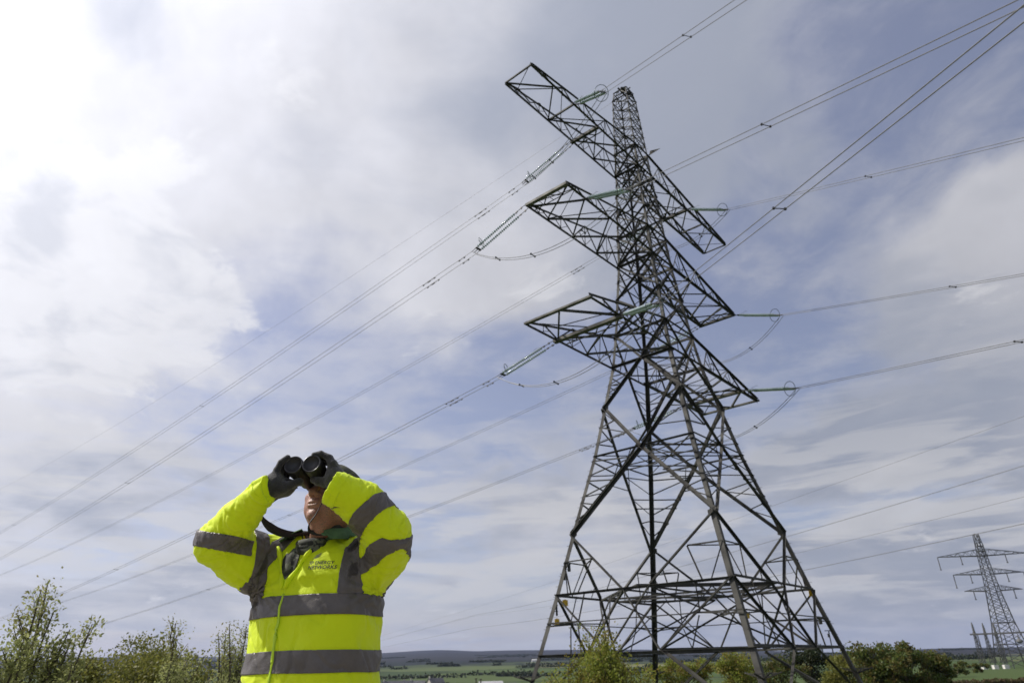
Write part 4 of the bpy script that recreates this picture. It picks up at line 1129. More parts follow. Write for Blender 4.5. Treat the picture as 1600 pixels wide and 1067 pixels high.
def torso_sdf(X, Y, Z, A, B, zt, zb, pad=0.0):
    cx_, cy_ = tor_c(Z)
    dx, dy = X - cx_, Y - cy_
    u = dx * Rt[0] + dy * Rt[1]; v = dx * Ff[0] + dy * Ff[1]
    a = np.interp(Z, *A) + pad; b = np.interp(Z, *B) + pad
    q = (np.abs(u / a) ** 2.5 + np.abs(v / b) ** 2.5) ** (1 / 2.5)
    d = (q - 1) * np.minimum(a, b) * .95
    return np.maximum(d, np.maximum(Z - zt, zb - Z) * .9)
JA = ([.66, .80, 1.04, 1.14, 1.24, 1.34, 1.42, 1.47, 1.52], [.235, .228, .224, .222, .224, .222, .190, .135, .075])
JB = ([.66, .80, 1.04, 1.14, 1.24, 1.34, 1.42, 1.47, 1.52], [.165, .165, .168, .166, .160, .150, .125, .095, .070])
SR, ER, WR = (-.862, 2.44, 1.405), (-.985, 2.30, 1.437), (-.800, 2.150, 1.588)  # arm joints, like the other figure coordinates, baked from image pixels at chosen depths
SL, EL_, WL = (-.500, 2.45, 1.395), (-.428, 2.30, 1.480), (-.588, 2.150, 1.588)
def jacket_sdf(X, Y, Z):
    d = torso_sdf(X, Y, Z, JA, JB, 1.50, .70)
    d = smin(d, cap(X, Y, Z, (-.70, 2.46, 1.425), SR, .055, .070), .05)
    d = smin(d, cap(X, Y, Z, (-.64, 2.46, 1.430), SL, .055, .070), .05)
    r = smin(cap(X, Y, Z, SR, (-.93, 2.37, 1.412), .088, .085), cap(X, Y, Z, (-.93, 2.37, 1.412), (-.988, 2.30, 1.446), .085, .073), .03)
    r = smin(r, cap(X, Y, Z, (-.988, 2.30, 1.448), (-.905, 2.235, 1.512), .073, .060), .035)
    r = smin(r, cap(X, Y, Z, (-.905, 2.235, 1.515), WR, .060, .044), .03)
    r = smin(r, cap(X, Y, Z, (-.89, 2.38, 1.352), (-.915, 2.355, 1.385), .055, .055), .04)
    l = smin(cap(X, Y, Z, SL, (-.455, 2.38, 1.405), .088, .083), cap(X, Y, Z, (-.455, 2.38, 1.405), (-.432, 2.30, 1.45), .085, .080), .03)
    l = smin(l, cap(X, Y, Z, (-.434, 2.29, 1.475), (-.505, 2.22, 1.545), .079, .070), .035)
    l = smin(l, cap(X, Y, Z, (-.505, 2.22, 1.548), WL, .072, .060), .03)
    d = smin(d, r, .045); d = smin(d, l, .045)
    # neck opening, cuffs and hem are open: carve the inside
    d = np.maximum(d, -cap(X, Y, Z, (-.672, 2.425, 1.42), (-.665, 2.40, 1.60), .072, .085))
    ax = np.array(WR) - np.array((-.905, 2.235, 1.515)); ax /= np.linalg.norm(ax)
    axl = np.array(WL) - np.array((-.505, 2.22, 1.548)); axl /= np.linalg.norm(axl)
    # cut the cuffs square: the right one slants, the left one faces up and towards the binoculars
    cr = (X - WR[0] - .012) * .93 + (Y - WR[1]) * -.30 + (Z - WR[2]) * .10
    nearr = np.sqrt((X - WR[0]) ** 2 + (Y - WR[1]) ** 2 + (Z - WR[2]) ** 2) < .11
    d = np.where(nearr, np.maximum(d, cr), d)
    cl = (X - WL[0] + .012) * -.84 + (Y - WL[1]) * -.20 + (Z - WL[2]) * .38
    nearl = np.sqrt((X - WL[0]) ** 2 + (Y - WL[1]) ** 2 + (Z - WL[2]) ** 2) < .12
    d = np.where(nearl, np.maximum(d, cl), d)
    return d
def fold(V, N):
    """cloth folds: displacement along the normal"""
    out = np.zeros(len(V))
    sR, eR, wR = map(np.array, (SR, ER, WR)); sL, eL, wL = map(np.array, (SL, EL_, WL))
    for i, (p, n) in enumerate(zip(V, N)):
        x, y, z = p
        arm = 0.0
        dR = min(np.linalg.norm(p - eR), np.linalg.norm(p - (eR + wR) / 2) * 1.2, np.linalg.norm(p - (sR + eR) / 2) * 1.3)
        dL = min(np.linalg.norm(p - eL), np.linalg.norm(p - (eL + wL) / 2) * 1.2, np.linalg.norm(p - (sL + eL) / 2) * 1.3)
        arm = max(0, 1 - min(dR, dL) / .20)
        if arm > 0:
            if dR < dL: ax = (wR - eR) if z > 1.44 + (x + .985) * .2 else (eR - sR)
            else: ax = (wL - eL) if z > 1.47 else (eL - sL)
            ax = ax / np.linalg.norm(ax); s = float(p @ ax)
            q = p - ax * s
            w = mnoise.noise((q[0] * 9 + 3, q[1] * 9, q[2] * 9)) * .045
            f = mnoise.noise(((s + w) * 26, q[0] * 7, q[2] * 7 + y * 5))
            f2 = mnoise.noise(((s - w) * 55, q[0] * 12 + 5, q[2] * 12))
            out[i] += arm * (.013 * (.3 - abs(f) * 1.3) - .0115 * max(0., 1 - abs(f) * 5.5) ** 1.4 + .004 * f2 - .004 * max(0., 1 - abs(f2) * 5))
        t = 1 - arm
        a = mnoise.noise((x * 5 + z * 3.2, y * 5, z * 2.0 - x * 2.5))
        b = mnoise.noise((x * 16 + z * 9 + 7, y * 12, z * 5 - x * 5))
        c = mnoise.noise((x * 30 - z * 22, y * 20 + 3, z * 12))
        out[i] += t * (.017 * (.25 - abs(a)) + .0085 * (.2 - abs(b)) - .0105 * max(0., 1 - abs(a) * 8) ** 1.4 - .0055 * max(0., 1 - abs(b) * 7) + .0018 * c)
        cx0, cy0 = tor_c(z); uu_ = (x - cx0) * Rt[0] + (y - cy0) * Rt[1]
        if .03 < uu_ < .18 and 1.33 < z < 1.41: out[i] *= .1
        # drag lines fanning from the armpits and from the zip
        for (cx_, cz_) in ((-.86, 1.30), (-.47, 1.29)):
            dd = math.hypot(x - cx_, z - cz_)
            if dd < .20:
                an = math.atan2(z - cz_, x - cx_)
                out[i] += .0042 * (1 - dd / .20) * math.sin(an * 9 + 2 * mnoise.noise((x * 8, z * 8, 0)))
    return out
def vnormals(V, F):
    T_ = np.concatenate([F[:, [0, 1, 2]], F[:, [0, 2, 3]]]) if F.shape[1] == 4 else F
    n = np.cross(V[T_[:, 1]] - V[T_[:, 0]], V[T_[:, 2]] - V[T_[:, 0]])
    N = np.zeros_like(V)
    for k in range(3): np.add.at(N, T_[:, k], n)
    return N / np.maximum(np.linalg.norm(N, axis=1), 1e-12)[:, None]
def relax(V, F, it=2, lam=.5):
    E = np.concatenate([F[:, [0, 1]], F[:, [1, 2]], F[:, [2, 3]], F[:, [3, 0]]]) if F.shape[1] == 4 else np.concatenate([F[:, [0, 1]], F[:, [1, 2]], F[:, [2, 0]]])
    for _ in range(it):
        S = np.zeros_like(V); c = np.zeros(len(V))
        np.add.at(S, E[:, 0], V[E[:, 1]]); np.add.at(c, E[:, 0], 1); np.add.at(S, E[:, 1], V[E[:, 0]]); np.add.at(c, E[:, 1], 1)
        V = V + lam * (S / np.maximum(c, 1)[:, None] - V)
    return V
def clip_field(V, F, fld):
    """triangulate and keep the part where fld > 0, cut exactly at 0"""
    T_ = np.concatenate([F[:, [0, 1, 2]], F[:, [0, 2, 3]]]) if F.shape[1] == 4 else F
    s = fld[T_] > 0; k = s.sum(1)
    keep = T_[k == 3]
    newV = []; cache = {}; base = len(V); out = [tuple(t) for t in keep]
    def cut(a, b):
        key = (a, b) if a < b else (b, a)
        if key not in cache:
            fa, fb = fld[key[0]], fld[key[1]]; t = fa / (fa - fb)
            cache[key] = base + len(newV); newV.append(V[key[0]] + (V[key[1]] - V[key[0]]) * t)
        return cache[key]
    for t in T_[(k == 1) | (k == 2)]:
        sg = [fld[i] > 0 for i in t]; poly = []
        for i in range(3):
            a, b = t[i], t[(i + 1) % 3]
            if sg[i]: poly.append(a)
            if sg[i] != sg[(i + 1) % 3]: poly.append(cut(a, b))
        for i in range(1, len(poly) - 1): out.append((poly[0], poly[i], poly[i + 1]))
    V2 = np.concatenate([V, np.array(newV).reshape(-1, 3)]) if newV else V
    out = np.array(out, dtype=np.int64).reshape(-1, 3)
    used = np.unique(out); mp_ = -np.ones(len(V2), dtype=np.int64); mp_[used] = np.arange(len(used))
    return V2[used], mp_[out]
def shell(V, F, N, off, thick):
    """raise a patch off the surface and give it an edge"""
    n = len(V); top = V + N * off; bot = V + N * (off - thick)
    E = {}
    for t in F:
        for a, b in ((t[0], t[1]), (t[1], t[2]), (t[2], t[0])): E[(a, b)] = E.get((a, b), 0) + 1
    side = [(a, b) for (a, b) in E if (b, a) not in E]
    S = [(b, a, a + n) for a, b in side] + [(b, a + n, b + n) for a, b in side]
    return np.concatenate([top, bot]), np.concatenate([F, np.array(S, dtype=np.int64).reshape(-1, 3)])

person = empty('person', tuple(np.array([0, 0, CZ]) + CAM_SCALE * (PO + np.array([0, 0, 0]) - np.array([0, 0, CZ]))), label='man in a yellow hi-vis jacket and black gloves looking up through binoculars', cat='person')
def loc(V): return (np.asarray(V) - PO) * CAM_SCALE
def skin_part(name, V, F, mat, parent, smooth=True):
    me = mesh_fast(name, loc(V), F)
    return link(name, me, mat, parent, smooth)

# ---- materials
def hivis():
    m = bpy.data.materials.new('hi_vis_fabric'); m.use_nodes = True; N = NT(m.node_tree); b = N.n['Principled BSDF']
    tcn = N.node('ShaderNodeTexCoord').outputs['Object']
    c = N.mix(N.step(N.noise(tcn, 5, 4), .3, .75), (.80, .98, .004, 1), (.74, .92, .004, 1))
    N.put(b.inputs['Base Color'], c); b.inputs['Roughness'].default_value = .62; b.inputs['Sheen Weight'].default_value = .15
    b.inputs['Specular IOR Level'].default_value = .3
    w = N.node('ShaderNodeTexWave', wave_type='BANDS', bands_direction='Z'); N.put(w.inputs['Vector'], tcn); w.inputs['Scale'].default_value = 160; w.inputs['Distortion'].default_value = 1.5
    bn = N.node('ShaderNodeBump'); bn.inputs['Strength'].default_value = .35; bn.inputs['Distance'].default_value = .011
    h = N.math('ADD', N.math('MULTIPLY', w.outputs[0], .05), N.math('MULTIPLY', N.noise(tcn, 24, 5, .6, .9), 1.0))
    N.put(bn.inputs['Height'], h); N.l.new(bn.outputs[0], b.inputs['Normal'])
    out = N.n['Material Output']; t = N.node('ShaderNodeBsdfTranslucent'); N.put(t.inputs[0], c); mx = N.node('ShaderNodeMixShader'); mx.inputs[0].default_value = .18
    N.l.new(b.outputs[0], mx.inputs[1]); N.l.new(t.outputs[0], mx.inputs[2]); N.l.new(mx.outputs[0], out.inputs[0])
    return m
M_hv = hivis()
M_tape = material('reflective_tape', (.118, .106, .100), .42, .1, .4, noise_amt=.18, noise_scale=14, bump=.25, bump_scale=60)
M_piping = material('lime_piping', (.46, .66, .02), .6)
M_skin = bpy.data.materials.new('weathered_skin'); M_skin.use_nodes = True
_N = NT(M_skin.node_tree); _b = _N.n['Principled BSDF']; _t = _N.node('ShaderNodeTexCoord').outputs['Object']
_c = _N.mix(_N.step(_N.noise(_t, 16, 5), .35, .7), (.40, .195, .135, 1), (.29, .12, .085, 1))
_c = _N.mix(_N.step(_N.noise(_t, 260, 2), .48, .66), _c, (.16, .12, .09, 1))
_N.put(_b.inputs['Base Color'], _c); _b.inputs['Roughness'].default_value = .5
_b.inputs['Subsurface Weight'].default_value = .12; _b.inputs['Subsurface Radius'].default_value = (.02, .008, .004)
_bn = _N.node('ShaderNodeBump'); _bn.inputs['Strength'].default_value = .5; _bn.inputs['Distance'].default_value = .003; _N.put(_bn.inputs['Height'], _N.noise(_t, 140, 4)); _N.l.new(_bn.outputs[0], _b.inputs['Normal'])
M_glove = material('black_glove_knit', (.026, .026, .028), .75, 0, .35, noise_amt=.4, noise_scale=60, bump=.6, bump_scale=220, sheen=.3)
M_rub = material('binocular_armour', (.012, .012, .013), .45, 0, .5, bump=.15, bump_scale=300)
M_rim = material('binocular_rim', (.03, .03, .033), .3, .3)
M_lens = material('coated_lens', (.16, .20, .32), .08, .85, .9)
M_strap = material('black_strap', (.014, .014, .016), .7, bump=.3, bump_scale=200)
M_shirt = material('green_collar', (.10, .20, .095), .85, noise_amt=.25, noise_scale=30, bump=.4, bump_scale=240)
def camo(name, cs):
    m = bpy.data.materials.new(name); m.use_nodes = True; N = NT(m.node_tree); b = N.n['Principled BSDF']
    t = N.node('ShaderNodeTexCoord').outputs['Object']; n1 = N.noise(t, 26, 2, .5, .6); n2 = N.noise(N.vmath('ADD', t, (3, 1, 2)), 34, 2, .5, .6)
    c = N.mix(N.step(n1, .50, .53), (*cs[0], 1), (*cs[1], 1)); c = N.mix(N.step(n2, .54, .57), c, (*cs[2], 1)); N.put(b.inputs['Base Color'], c)
    b.inputs['Roughness'].default_value = .8; bn = N.node('ShaderNodeBump'); bn.inputs['Strength'].default_value = .4; bn.inputs['Distance'].default_value = .004; N.put(bn.inputs['Height'], N.noise(t, 60, 4)); N.l.new(bn.outputs[0], b.inputs['Normal'])
    return m
M_camo = camo('camouflage_scarf', ((.018, .020, .018), (.045, .050, .035), (.11, .12, .085)))
M_cap = camo('olive_headcover', ((.050, .052, .030), (.075, .080, .035), (.030, .030, .022)))
M_hair = material('grey_brown_hair', (.09, .07, .05), .7, noise_amt=.4, noise_scale=80, bump=.8, bump_scale=200)
M_trou = material('dark_work_trousers', (.022, .026, .035), .85, noise_amt=.3, noise_scale=12, bump=.3, bump_scale=90)
M_boot = material('black_boot_leather', (.02, .018, .016), .5, noise_amt=.3, bump=.3)
M_print = material('black_print', (.012, .014, .012), .7)

# ---- body: one continuous skin from head to feet
fy, fp_ = rad(-22), rad(14)
FH = np.array([math.sin(fy) * math.cos(fp_), -math.cos(fy) * math.cos(fp_), math.sin(fp_)])
RH = np.array([math.cos(fy), math.sin(fy), 0]); UH = np.cross(RH, FH) * -1
UH = np.cross(FH, RH); UH = UH if UH[2] > 0 else -UH
HC = np.array([-.645, 2.395, 1.607])
def H(f, r, u): return HC + FH * f + RH * r + UH * u
HM = np.stack([RH, FH, UH])
def body_sdf(X, Y, Z):
    d = ell(X, Y, Z, H(-.012, 0, .020), (.077, .097, .098), HM)                       # skull
    d = smin(d, ell(X, Y, Z, H(.030, 0, -.045), (.064, .070, .070), HM), .03)      # face block
    d = smin(d, ell(X, Y, Z, H(.024, 0, -.088), (.056, .060, .034), HM), .022)     # jaw
    d = smin(d, ell(X, Y, Z, H(.083, 0, -.100), (.023, .018, .019), HM), .016)     # chin
    for s in (-1, 1):
        d = smin(d, ell(X, Y, Z, H(-.010, s * .058, -.070), (.018, .024, .030), HM), .02)  # jaw angle
        d = smin(d, ell(X, Y, Z, H(.066, s * .040, -.026), (.024, .020, .018), HM), .02)    # cheekbone
        d = smin(d, ell(X, Y, Z, H(.060, s * .036, -.062), (.022, .020, .026), HM), .02)    # cheek
        e_ = ell(X, Y, Z, H(-.014, s * .080, -.020), (.009, .019, .032), HM)                # ear
        e_ = smin(e_, ell(X, Y, Z, H(-.010, s * .079, -.048), (.007, .010, .012), HM), .008)
        e_ = np.maximum(e_, -ell(X, Y, Z, H(-.010, s * .091, -.016), (.006, .010, .020), HM))
        d = smin(d, e_, .006)
        d = np.maximum(d, -ell(X, Y, Z, H(.108, s * .030, .006), (.017, .018, .012), HM))   # eye socket
        d = np.minimum(d, ell(X, Y, Z, H(.084, s * .030, .004), (.013, .013, .013), HM))    # eyeball
    d = smin(d, cap(X, Y, Z, H(.088, -.032, .026), H(.088, .032, .026), .012, .012), .014)    # brow
    d = smin(d, cap(X, Y, Z, H(.092, 0, .012), H(.120, 0, -.030), .009, .0125), .010)        # nose
    for s in (-1, 1): d = smin(d, ell(X, Y, Z, H(.106, s * .012, -.034), (.0085, .012, .008), HM), .006)
    for s in (-1, 1): d = np.maximum(d, -ell(X, Y, Z, H(.112, s * .0065, -.044), (.0035, .0055, .005), HM))
    d = smin(d, ell(X, Y, Z, H(.086, 0, -.058), (.030, .018, .020), HM), .012)                 # muzzle
    d = smin(d, cap(X, Y, Z, H(.1005, -.018, -.0595), H(.1005, .018, -.0595), .0042, .0042), .005)  # upper lip
    d = smin(d, cap(X, Y, Z, H(.0975, -.016, -.0705), H(.0975, .016, -.0705), .0056, .0056), .005)  # lower lip
    d = np.maximum(d, -ell(X, Y, Z, H(.108, 0, -.0645), (.026, .010, .0016), HM))              # mouth line
    d = np.maximum(d, -ell(X, Y, Z, H(.106, 0, -.083), (.022, .012, .0035), HM))               # fold above the chin
    n = cap(X, Y, Z, (-.668, 2.450, 1.40), tuple(H(-.030, 0, -.085)), .062, .054)             # neck
    n = smin(n, cap(X, Y, Z, (-.685, 2.405, 1.42), tuple(H(.030, 0, -.105)), .036, .034), .03)
    n = smin(n, ell(X, Y, Z, H(.035, 0, -.128), (.026, .026, .022), HM), .02)                  # soft flesh under the chin
    d = smin(d, n, .022)
    t = torso_sdf(X, Y, Z, JA, JB, 1.46, .80, -.030)
    d = smin(d, t, .03)
    for S_, E_, W_ in ((SR, ER, WR), (SL, EL_, WL)):
        d = smin(d, cap(X, Y, Z, S_, E_, .055, .045), .03); d = smin(d, cap(X, Y, Z, E_, tuple(np.array(E_) + (np.array(W_) - np.array(E_)) * .72), .040, .026), .02)
    hipc = (-.67, 2.45, .86)
    d = smin(d, ell(X, Y, Z, hipc, (.165, .12, .13)), .05)
    for s in (-1, 1):
        k = (-.67 + s * .10, 2.43, .52); a = (-.67 + s * .125, 2.47, .15)
        d = smin(d, cap(X, Y, Z, (-.67 + s * .085, 2.45, .84), k, .080, .052), .04); d = smin(d, cap(X, Y, Z, k, a, .052, .038), .02)
        d = smin(d, cap(X, Y, Z, (a[0], a[1], .10), (a[0] - .04 + s * .01, a[1] - .14, .085), .038, .030), .03)
    return d
def spacing(a, b, fine, coarse):
    """non-uniform grid lines: fine=(lo,hi,step)"""
    out = [a]; x = a
    while x < b:
        x += fine[2] if fine[0] <= x <= fine[1] else coarse
        out.append(x)
    return np.array(out)
bx_ = spacing(-1.07, -.34, (-.76, -.54, .0036), .010); by_ = spacing(2.09, 2.66, (2.22, 2.50, .0040), .010); bz_ = spacing(.02, 1.76, (1.44, 1.73, .0036), .013)
bV, bF = surface_nets(body_sdf, bx_, by_, bz_)
bV = relax(bV, bF, 1, .4)
body = skin_part('body', bV, bF, M_skin, person)

# ---- jacket
jV, jF = surface_nets(jacket_sdf, np.arange(-1.09, -.31, .0054), np.arange(2.03, 2.68, .0054), np.arange(.69, 1.70, .0054))
jV = relax(jV, jF, 3, .5)
jN = vnormals(jV, jF)
jV = jV + jN * fold(jV, jN)[:, None]
jN = vnormals(jV, jF)
jacket = skin_part('jacket', jV, jF, M_hv, person)
jt = np.concatenate([jF[:, [0, 1, 2]], jF[:, [0, 2, 3]]])
jbvh = BVHTree.FromPolygons([Vector(v) for v in jV], [tuple(int(i) for i in t) for t in jt])

def tape(fld, name='reflective_strip', mat=None, off=.0032, thick=.005, parent=None):
    V, F = clip_field(jV, jF, fld)
    if len(F) == 0: return None
    V, F2 = shell(V, F, vnormals(V, F), off, thick)
    return skin_part(name, V, F2, mat or M_tape, parent or jacket)
cxv, cyv = tor_c(jV[:, 2])
ju = (jV[:, 0] - cxv) * Rt[0] + (jV[:, 1] - cyv) * Rt[1]; jv = (jV[:, 0] - cxv) * Ff[0] + (jV[:, 1] - cyv) * Ff[1]
def dist_pt(c): return np.linalg.norm(jV - np.array(c), axis=1)
ax_R = (np.array(ER) - np.array(SR)); ax_R /= np.linalg.norm(ax_R)
ax_L = (np.array(EL_) - np.array(SL)); ax_L /= np.linalg.norm(ax_L)
# keep the torso bands off the sleeves: signed distance to the torso's own shape
tor_d = torso_sdf(jV[:, 0], jV[:, 1], jV[:, 2], JA, JB, 1.50, .70)
on_t = .030 - tor_d
wob = np.array([.004 * mnoise.noise((p[0] * 6, p[1] * 6, p[2] * 3)) for p in jV])
def band(c, n, w, rmax, extra=None):
    n = np.array(n, float); n /= np.linalg.norm(n)
    f = w / 2 - np.abs((jV - np.array(c)) @ n + wob)
    f = np.minimum(f, rmax - dist_pt(c))
    return f if extra is None else np.minimum(f, extra)
tape(np.minimum(.031 - np.abs(jV[:, 2] - 1.247 + wob), on_t))
tape(np.minimum(.0315 - np.abs(jV[:, 2] - 1.083 + wob), on_t))
tape(np.minimum(.0315 - np.abs(jV[:, 2] - .90 + wob), on_t))
# braces over the shoulders
for s_, uc in ((1, .188), (-1, -.168)):
    k = ju - uc - (0.56 * (jV[:, 2] - 1.29) if s_ < 0 else -.05 * (jV[:, 2] - 1.30))
    f = np.minimum(.0255 - np.abs(k + wob), np.minimum(jV[:, 2] - 1.279, .05 - tor_d))
    f = np.where(jV[:, 2] > 1.52, -1, f)
    tape(f)
armR = -(tor_d * 0) + (-.845 - jV[:, 0])          # beyond the right armpit
tape(band((-.905, 2.395, 1.40), ax_R * .9 + np.array([-.2, 0, -.15]), .048, .16, np.minimum(armR + .03, 1.58 - jV[:, 2])))
tape(band((-.965, 2.27, 1.442), (.20, -.05, .98), .048, .135, (-.875 - jV[:, 0])))
tape(band((-.478, 2.245, 1.505), (-.70, 0, .72), .050, .15, np.minimum(jV[:, 0] + .60, jV[:, 2] - 1.405)))
tape(band((-.455, 2.34, 1.385), (-.42, .1, .90), .046, .135, np.minimum(jV[:, 0] + .555, 2.40 - jV[:, 1] + .05)))

tape(band(tuple(np.array(WR) + np.array((-.020, -.002, -.012))), (.62, -.50, .58), .020, .075), 'cuff_hem', M_hv, .0016, .003)
tape(band(tuple(np.array(WL) + np.array((.018, .006, -.010))), (-.84, -.20, .38), .022, .095), 'cuff_hem', M_hv, .0016, .003)
# front opening: lime zip piping following the cloth
def on_front(u, z, off=.0):
    cx_, cy_ = tor_c(z)
    o = Vector((cx_ + Rt[0] * u + Ff[0] * .215, cy_ + Rt[1] * u + Ff[1] * .215, z)); d = Vector((-Ff[0], -Ff[1], 0))
    h = jbvh.ray_cast(o, d)
    if h[0] is None: return None, None
    return h[0] + h[1] * off * (1 if h[1].dot(Vector(tuple(Ff))) > 0 else -1), h[1]
zu = -.020 - .035 * np.maximum(0, 1.25 - jV[:, 2])
tape(np.minimum(np.minimum(.0036 - np.abs(ju - zu), 1.285 - jV[:, 2]), jv - .02), 'zip_piping', M_piping, .0056, .006)

# printed lettering on the chest, laid on the cloth
def wrap_text(body_, size, u0, z0, name, tilt=0.0):
    cu = bpy.data.curves.new('txt', 'FONT'); cu.body = body_; cu.size = size; cu.resolution_u = 3; cu.offset = size * .022; cu.space_character = 1.02
    to = bpy.data.objects.new('txt', cu); COL.objects.link(to)
    dg = bpy.context.evaluated_depsgraph_get(); me = bpy.data.meshes.new_from_object(to.evaluated_get(dg))
    bpy.data.objects.remove(to)
    return me
def lay(me, u0, z0, tilt, name, sub=True):
    V = []
    for v in me.vertices:
        a, b = v.co.x, v.co.y
        uu = u0 + a * math.cos(tilt) - b * math.sin(tilt); zz = z0 + a * math.sin(tilt) + b * math.cos(tilt)
        p, n_ = on_front(uu, zz, .0062)
        V.append(tuple(loc(p)) if p is not None else (0, 0, 0))
    F = [tuple(p.vertices) for p in me.polygons]
    o = link(name, mesh(name, V, F), M_print, jacket); return o
me = wrap_text('SP ENERGY', .0158, 0, 0, ''); lay(me, .060, 1.3685, rad(-1), 'printed_lettering')
me = wrap_text('NETWORKS', .0165, 0, 0, ''); lay(me, .060, 1.3535, rad(-1), 'printed_lettering')
# three swept blades above the words
V = []; F = []
for k, (dx, dz, L_) in enumerate(((0.0, .000, .028), (.003, .0046, .025), (.006, .009, .021))):
    b0 = len(V)
    for j in range(9):
        t = j / 8; x = dx + L_ * t; z = dz + .009 * t ** 1.6 + .003; w = .0030 * math.sin(PI * min(1, t * .95 + .05)) ** .7
        V += [(x, z - w * .5), (x, z + w * .5)]
        if j: F.append((b0 + 2 * j - 2, b0 + 2 * j, b0 + 2 * j + 1, b0 + 2 * j - 1))
me = bpy.data.meshes.new('e'); me.from_pydata([(a, b, 0) for a, b in V], [], F); lay(me, .068, 1.3845, rad(2), 'printed_emblem')

# ---- shirt collar, scarf
def sheet(name, rows, mat, parent, th=.004, sub=1):
    """rows: grid of points -> solid folded sheet"""
    R_ = np.array(rows); n, m_ = R_.shape[:2]
    V = R_.reshape(-1, 3); F = [(i * m_ + j, i * m_ + j + 1, (i + 1) * m_ + j + 1, (i + 1) * m_ + j) for i in range(n - 1) for j in range(m_ - 1)]
    o = link(name, mesh(name, loc(V), F), mat, parent, True)
    s = o.modifiers.new('t', 'SOLIDIFY'); s.thickness = th * CAM_SCALE; s.offset = 0
    b = o.modifiers.new('s', 'SUBSURF'); b.levels = b.render_levels = 2
    return o
NC = np.array([-.672, 2.425, 1.45])
def ring_pt(a, r, z, fx=1.0): # a: angle, 0=front (towards Ff), positive to picture right
    d = Ff * math.cos(a) + Rt * math.sin(a)
    return NC * [1, 1, 0] + d * r * np.array([1, 1, 1]) + np.array([0, 0, z])
# stand of the collar round the neck and two folded flaps
rows = []
for k, (r, z) in enumerate(((.083, 1.435), (.078, 1.475), (.083, 1.503), (.098, 1.492), (.110, 1.462))):
    row = []
    for j in range(19):
        a = rad(28 + (360 - 62) * j / 18)
        back = .5 - .5 * math.cos(a)
        row.append(ring_pt(a, r + (.004 * math.sin(j * 1.7)), z + .020 * back))
    rows.append(row)
sheet('shirt_collar', rows, M_shirt, person)
def flap(a0, a1, tip_a, tip_r, tip_z, name='collar_flap'):
    rows = []
    for k in range(5):
        t = k / 4; row = []
        for j in range(6):
            s = j / 5; a = rad(a0 + (a1 - a0) * s)
            top = ring_pt(a, .086, 1.500 + .006 * s); 
            tipa = rad(tip_a * (1 - s) + a1 * s); bot = ring_pt(tipa, tip_r * (1 - s) + .105 * s, tip_z * (1 - s) + 1.462 * s)
            p = top + (bot - top) * t; p = p + (Ff * .5 + Rt * math.sin(a)) * .012 * math.sin(PI * t)
            row.append(p)
        rows.append(row)
    return sheet(name, rows, M_shirt, person)
flap(-18, -95, -40, .158, 1.456)
flap(22, 88, 44, .142, 1.450)
# camouflage neckerchief: knot and hanging tail
m = MB()
knot = ring_pt(rad(-8), .110, 1.435)
for k in range(3):
    o_ = np.array([.012 * (k - 1), -.003 * k, .005 * (k % 2)])
    m.tube([tuple(loc(ring_pt(rad(-40 + 16 * j), .088 + .010 * math.sin(PI * j / 5), 1.452 - .012 * k - .008 * math.sin(PI * j / 5)))) for j in range(6)], [.010, .014, .017, .018, .015, .010], 8)
scarf = m.build('neckerchief', M_camo, person, True)
rows = []
for k in range(9):
    t = k / 8; row = []
    z = 1.435 - .125 * t
    for j in range(6):
        s = j / 5 - .5; u = -.024 + .030 * (t < .9) * 0 + s * (.030 + .050 * math.sin(PI * min(1, t * .75 + .1)) - .045 * t * t) - .004 * t
        cx_, cy_ = tor_c(z); b_ = np.interp(z, *JB)
        P_ = np.array([cx_, cy_, z]) + Rt * u + Ff * (b_ * .93 + .004 + .010 * math.cos(s * 9) * (1 - t * .5) + .008 * math.sin(t * 4))
        row.append(P_)
    rows.append(row)
sheet('neckerchief_tail', rows, M_camo, person, .006)
# shadowed V of the open neck: jacket facing edges turned out
for sgn, u0, u1 in ((-1, -.030, -.085), (1, -.018, .062)):
    m = MB(); pts = []
    for j in range(12):
        t = j / 11; z = 1.300 + (1.440 - 1.300) * t; uu = u0 + (u1 - u0) * t ** 1.1
        p, n_ = on_front(uu, z, .004)
        if p is not None: pts.append(tuple(loc(p)))
    m.tube(pts, [.0065 + .003 * math.sin(k * .9) for k in range(len(pts))], 8); m.build('collar_edge', M_hv, jacket, True)

# ---- headcover and hair
def cap_sdf(X, Y, Z):
    d = ell(X, Y, Z, H(-.014, 0, .024), (.084, .104, .104), HM)
    P = (X - HC[0]) * UH[0] + (Y - HC[1]) * UH[1] + (Z - HC[2]) * UH[2]
    Q_ = (X - HC[0]) * FH[0] + (Y - HC[1]) * FH[1] + (Z - HC[2]) * FH[2]
    d = np.maximum(d, -(P - .028 + Q_ * .28))
    return smin(d, cap(X, Y, Z, H(-.080, -.045, .010), H(-.080, .045, .010), .020, .020), .02)
cV, cF = surface_nets(cap_sdf, np.arange(-.76, -.52, .005), np.arange(2.24, 2.54, .005), np.arange(1.55, 1.78, .005))
cN = vnormals(cV, cF)
cV = cV + cN * np.array([.006 * (.3 - abs(mnoise.noise((p[0] * 20 + p[2] * 14, p[1] * 14, p[2] * 20)))) for p in cV])[:, None]
skin_part('headcover', cV, cF, M_cap, person)
def hair_sdf(X, Y, Z):
    d = ell(X, Y, Z, H(-.030, 0, .006), (.080, .086, .082), HM)
    Q_ = (X - HC[0]) * FH[0] + (Y - HC[1]) * FH[1] + (Z - HC[2]) * FH[2]
    P = (X - HC[0]) * UH[0] + (Y - HC[1]) * UH[1] + (Z - HC[2]) * UH[2]
    return np.maximum(d, np.maximum(Q_ - .004, -(P + .068)))
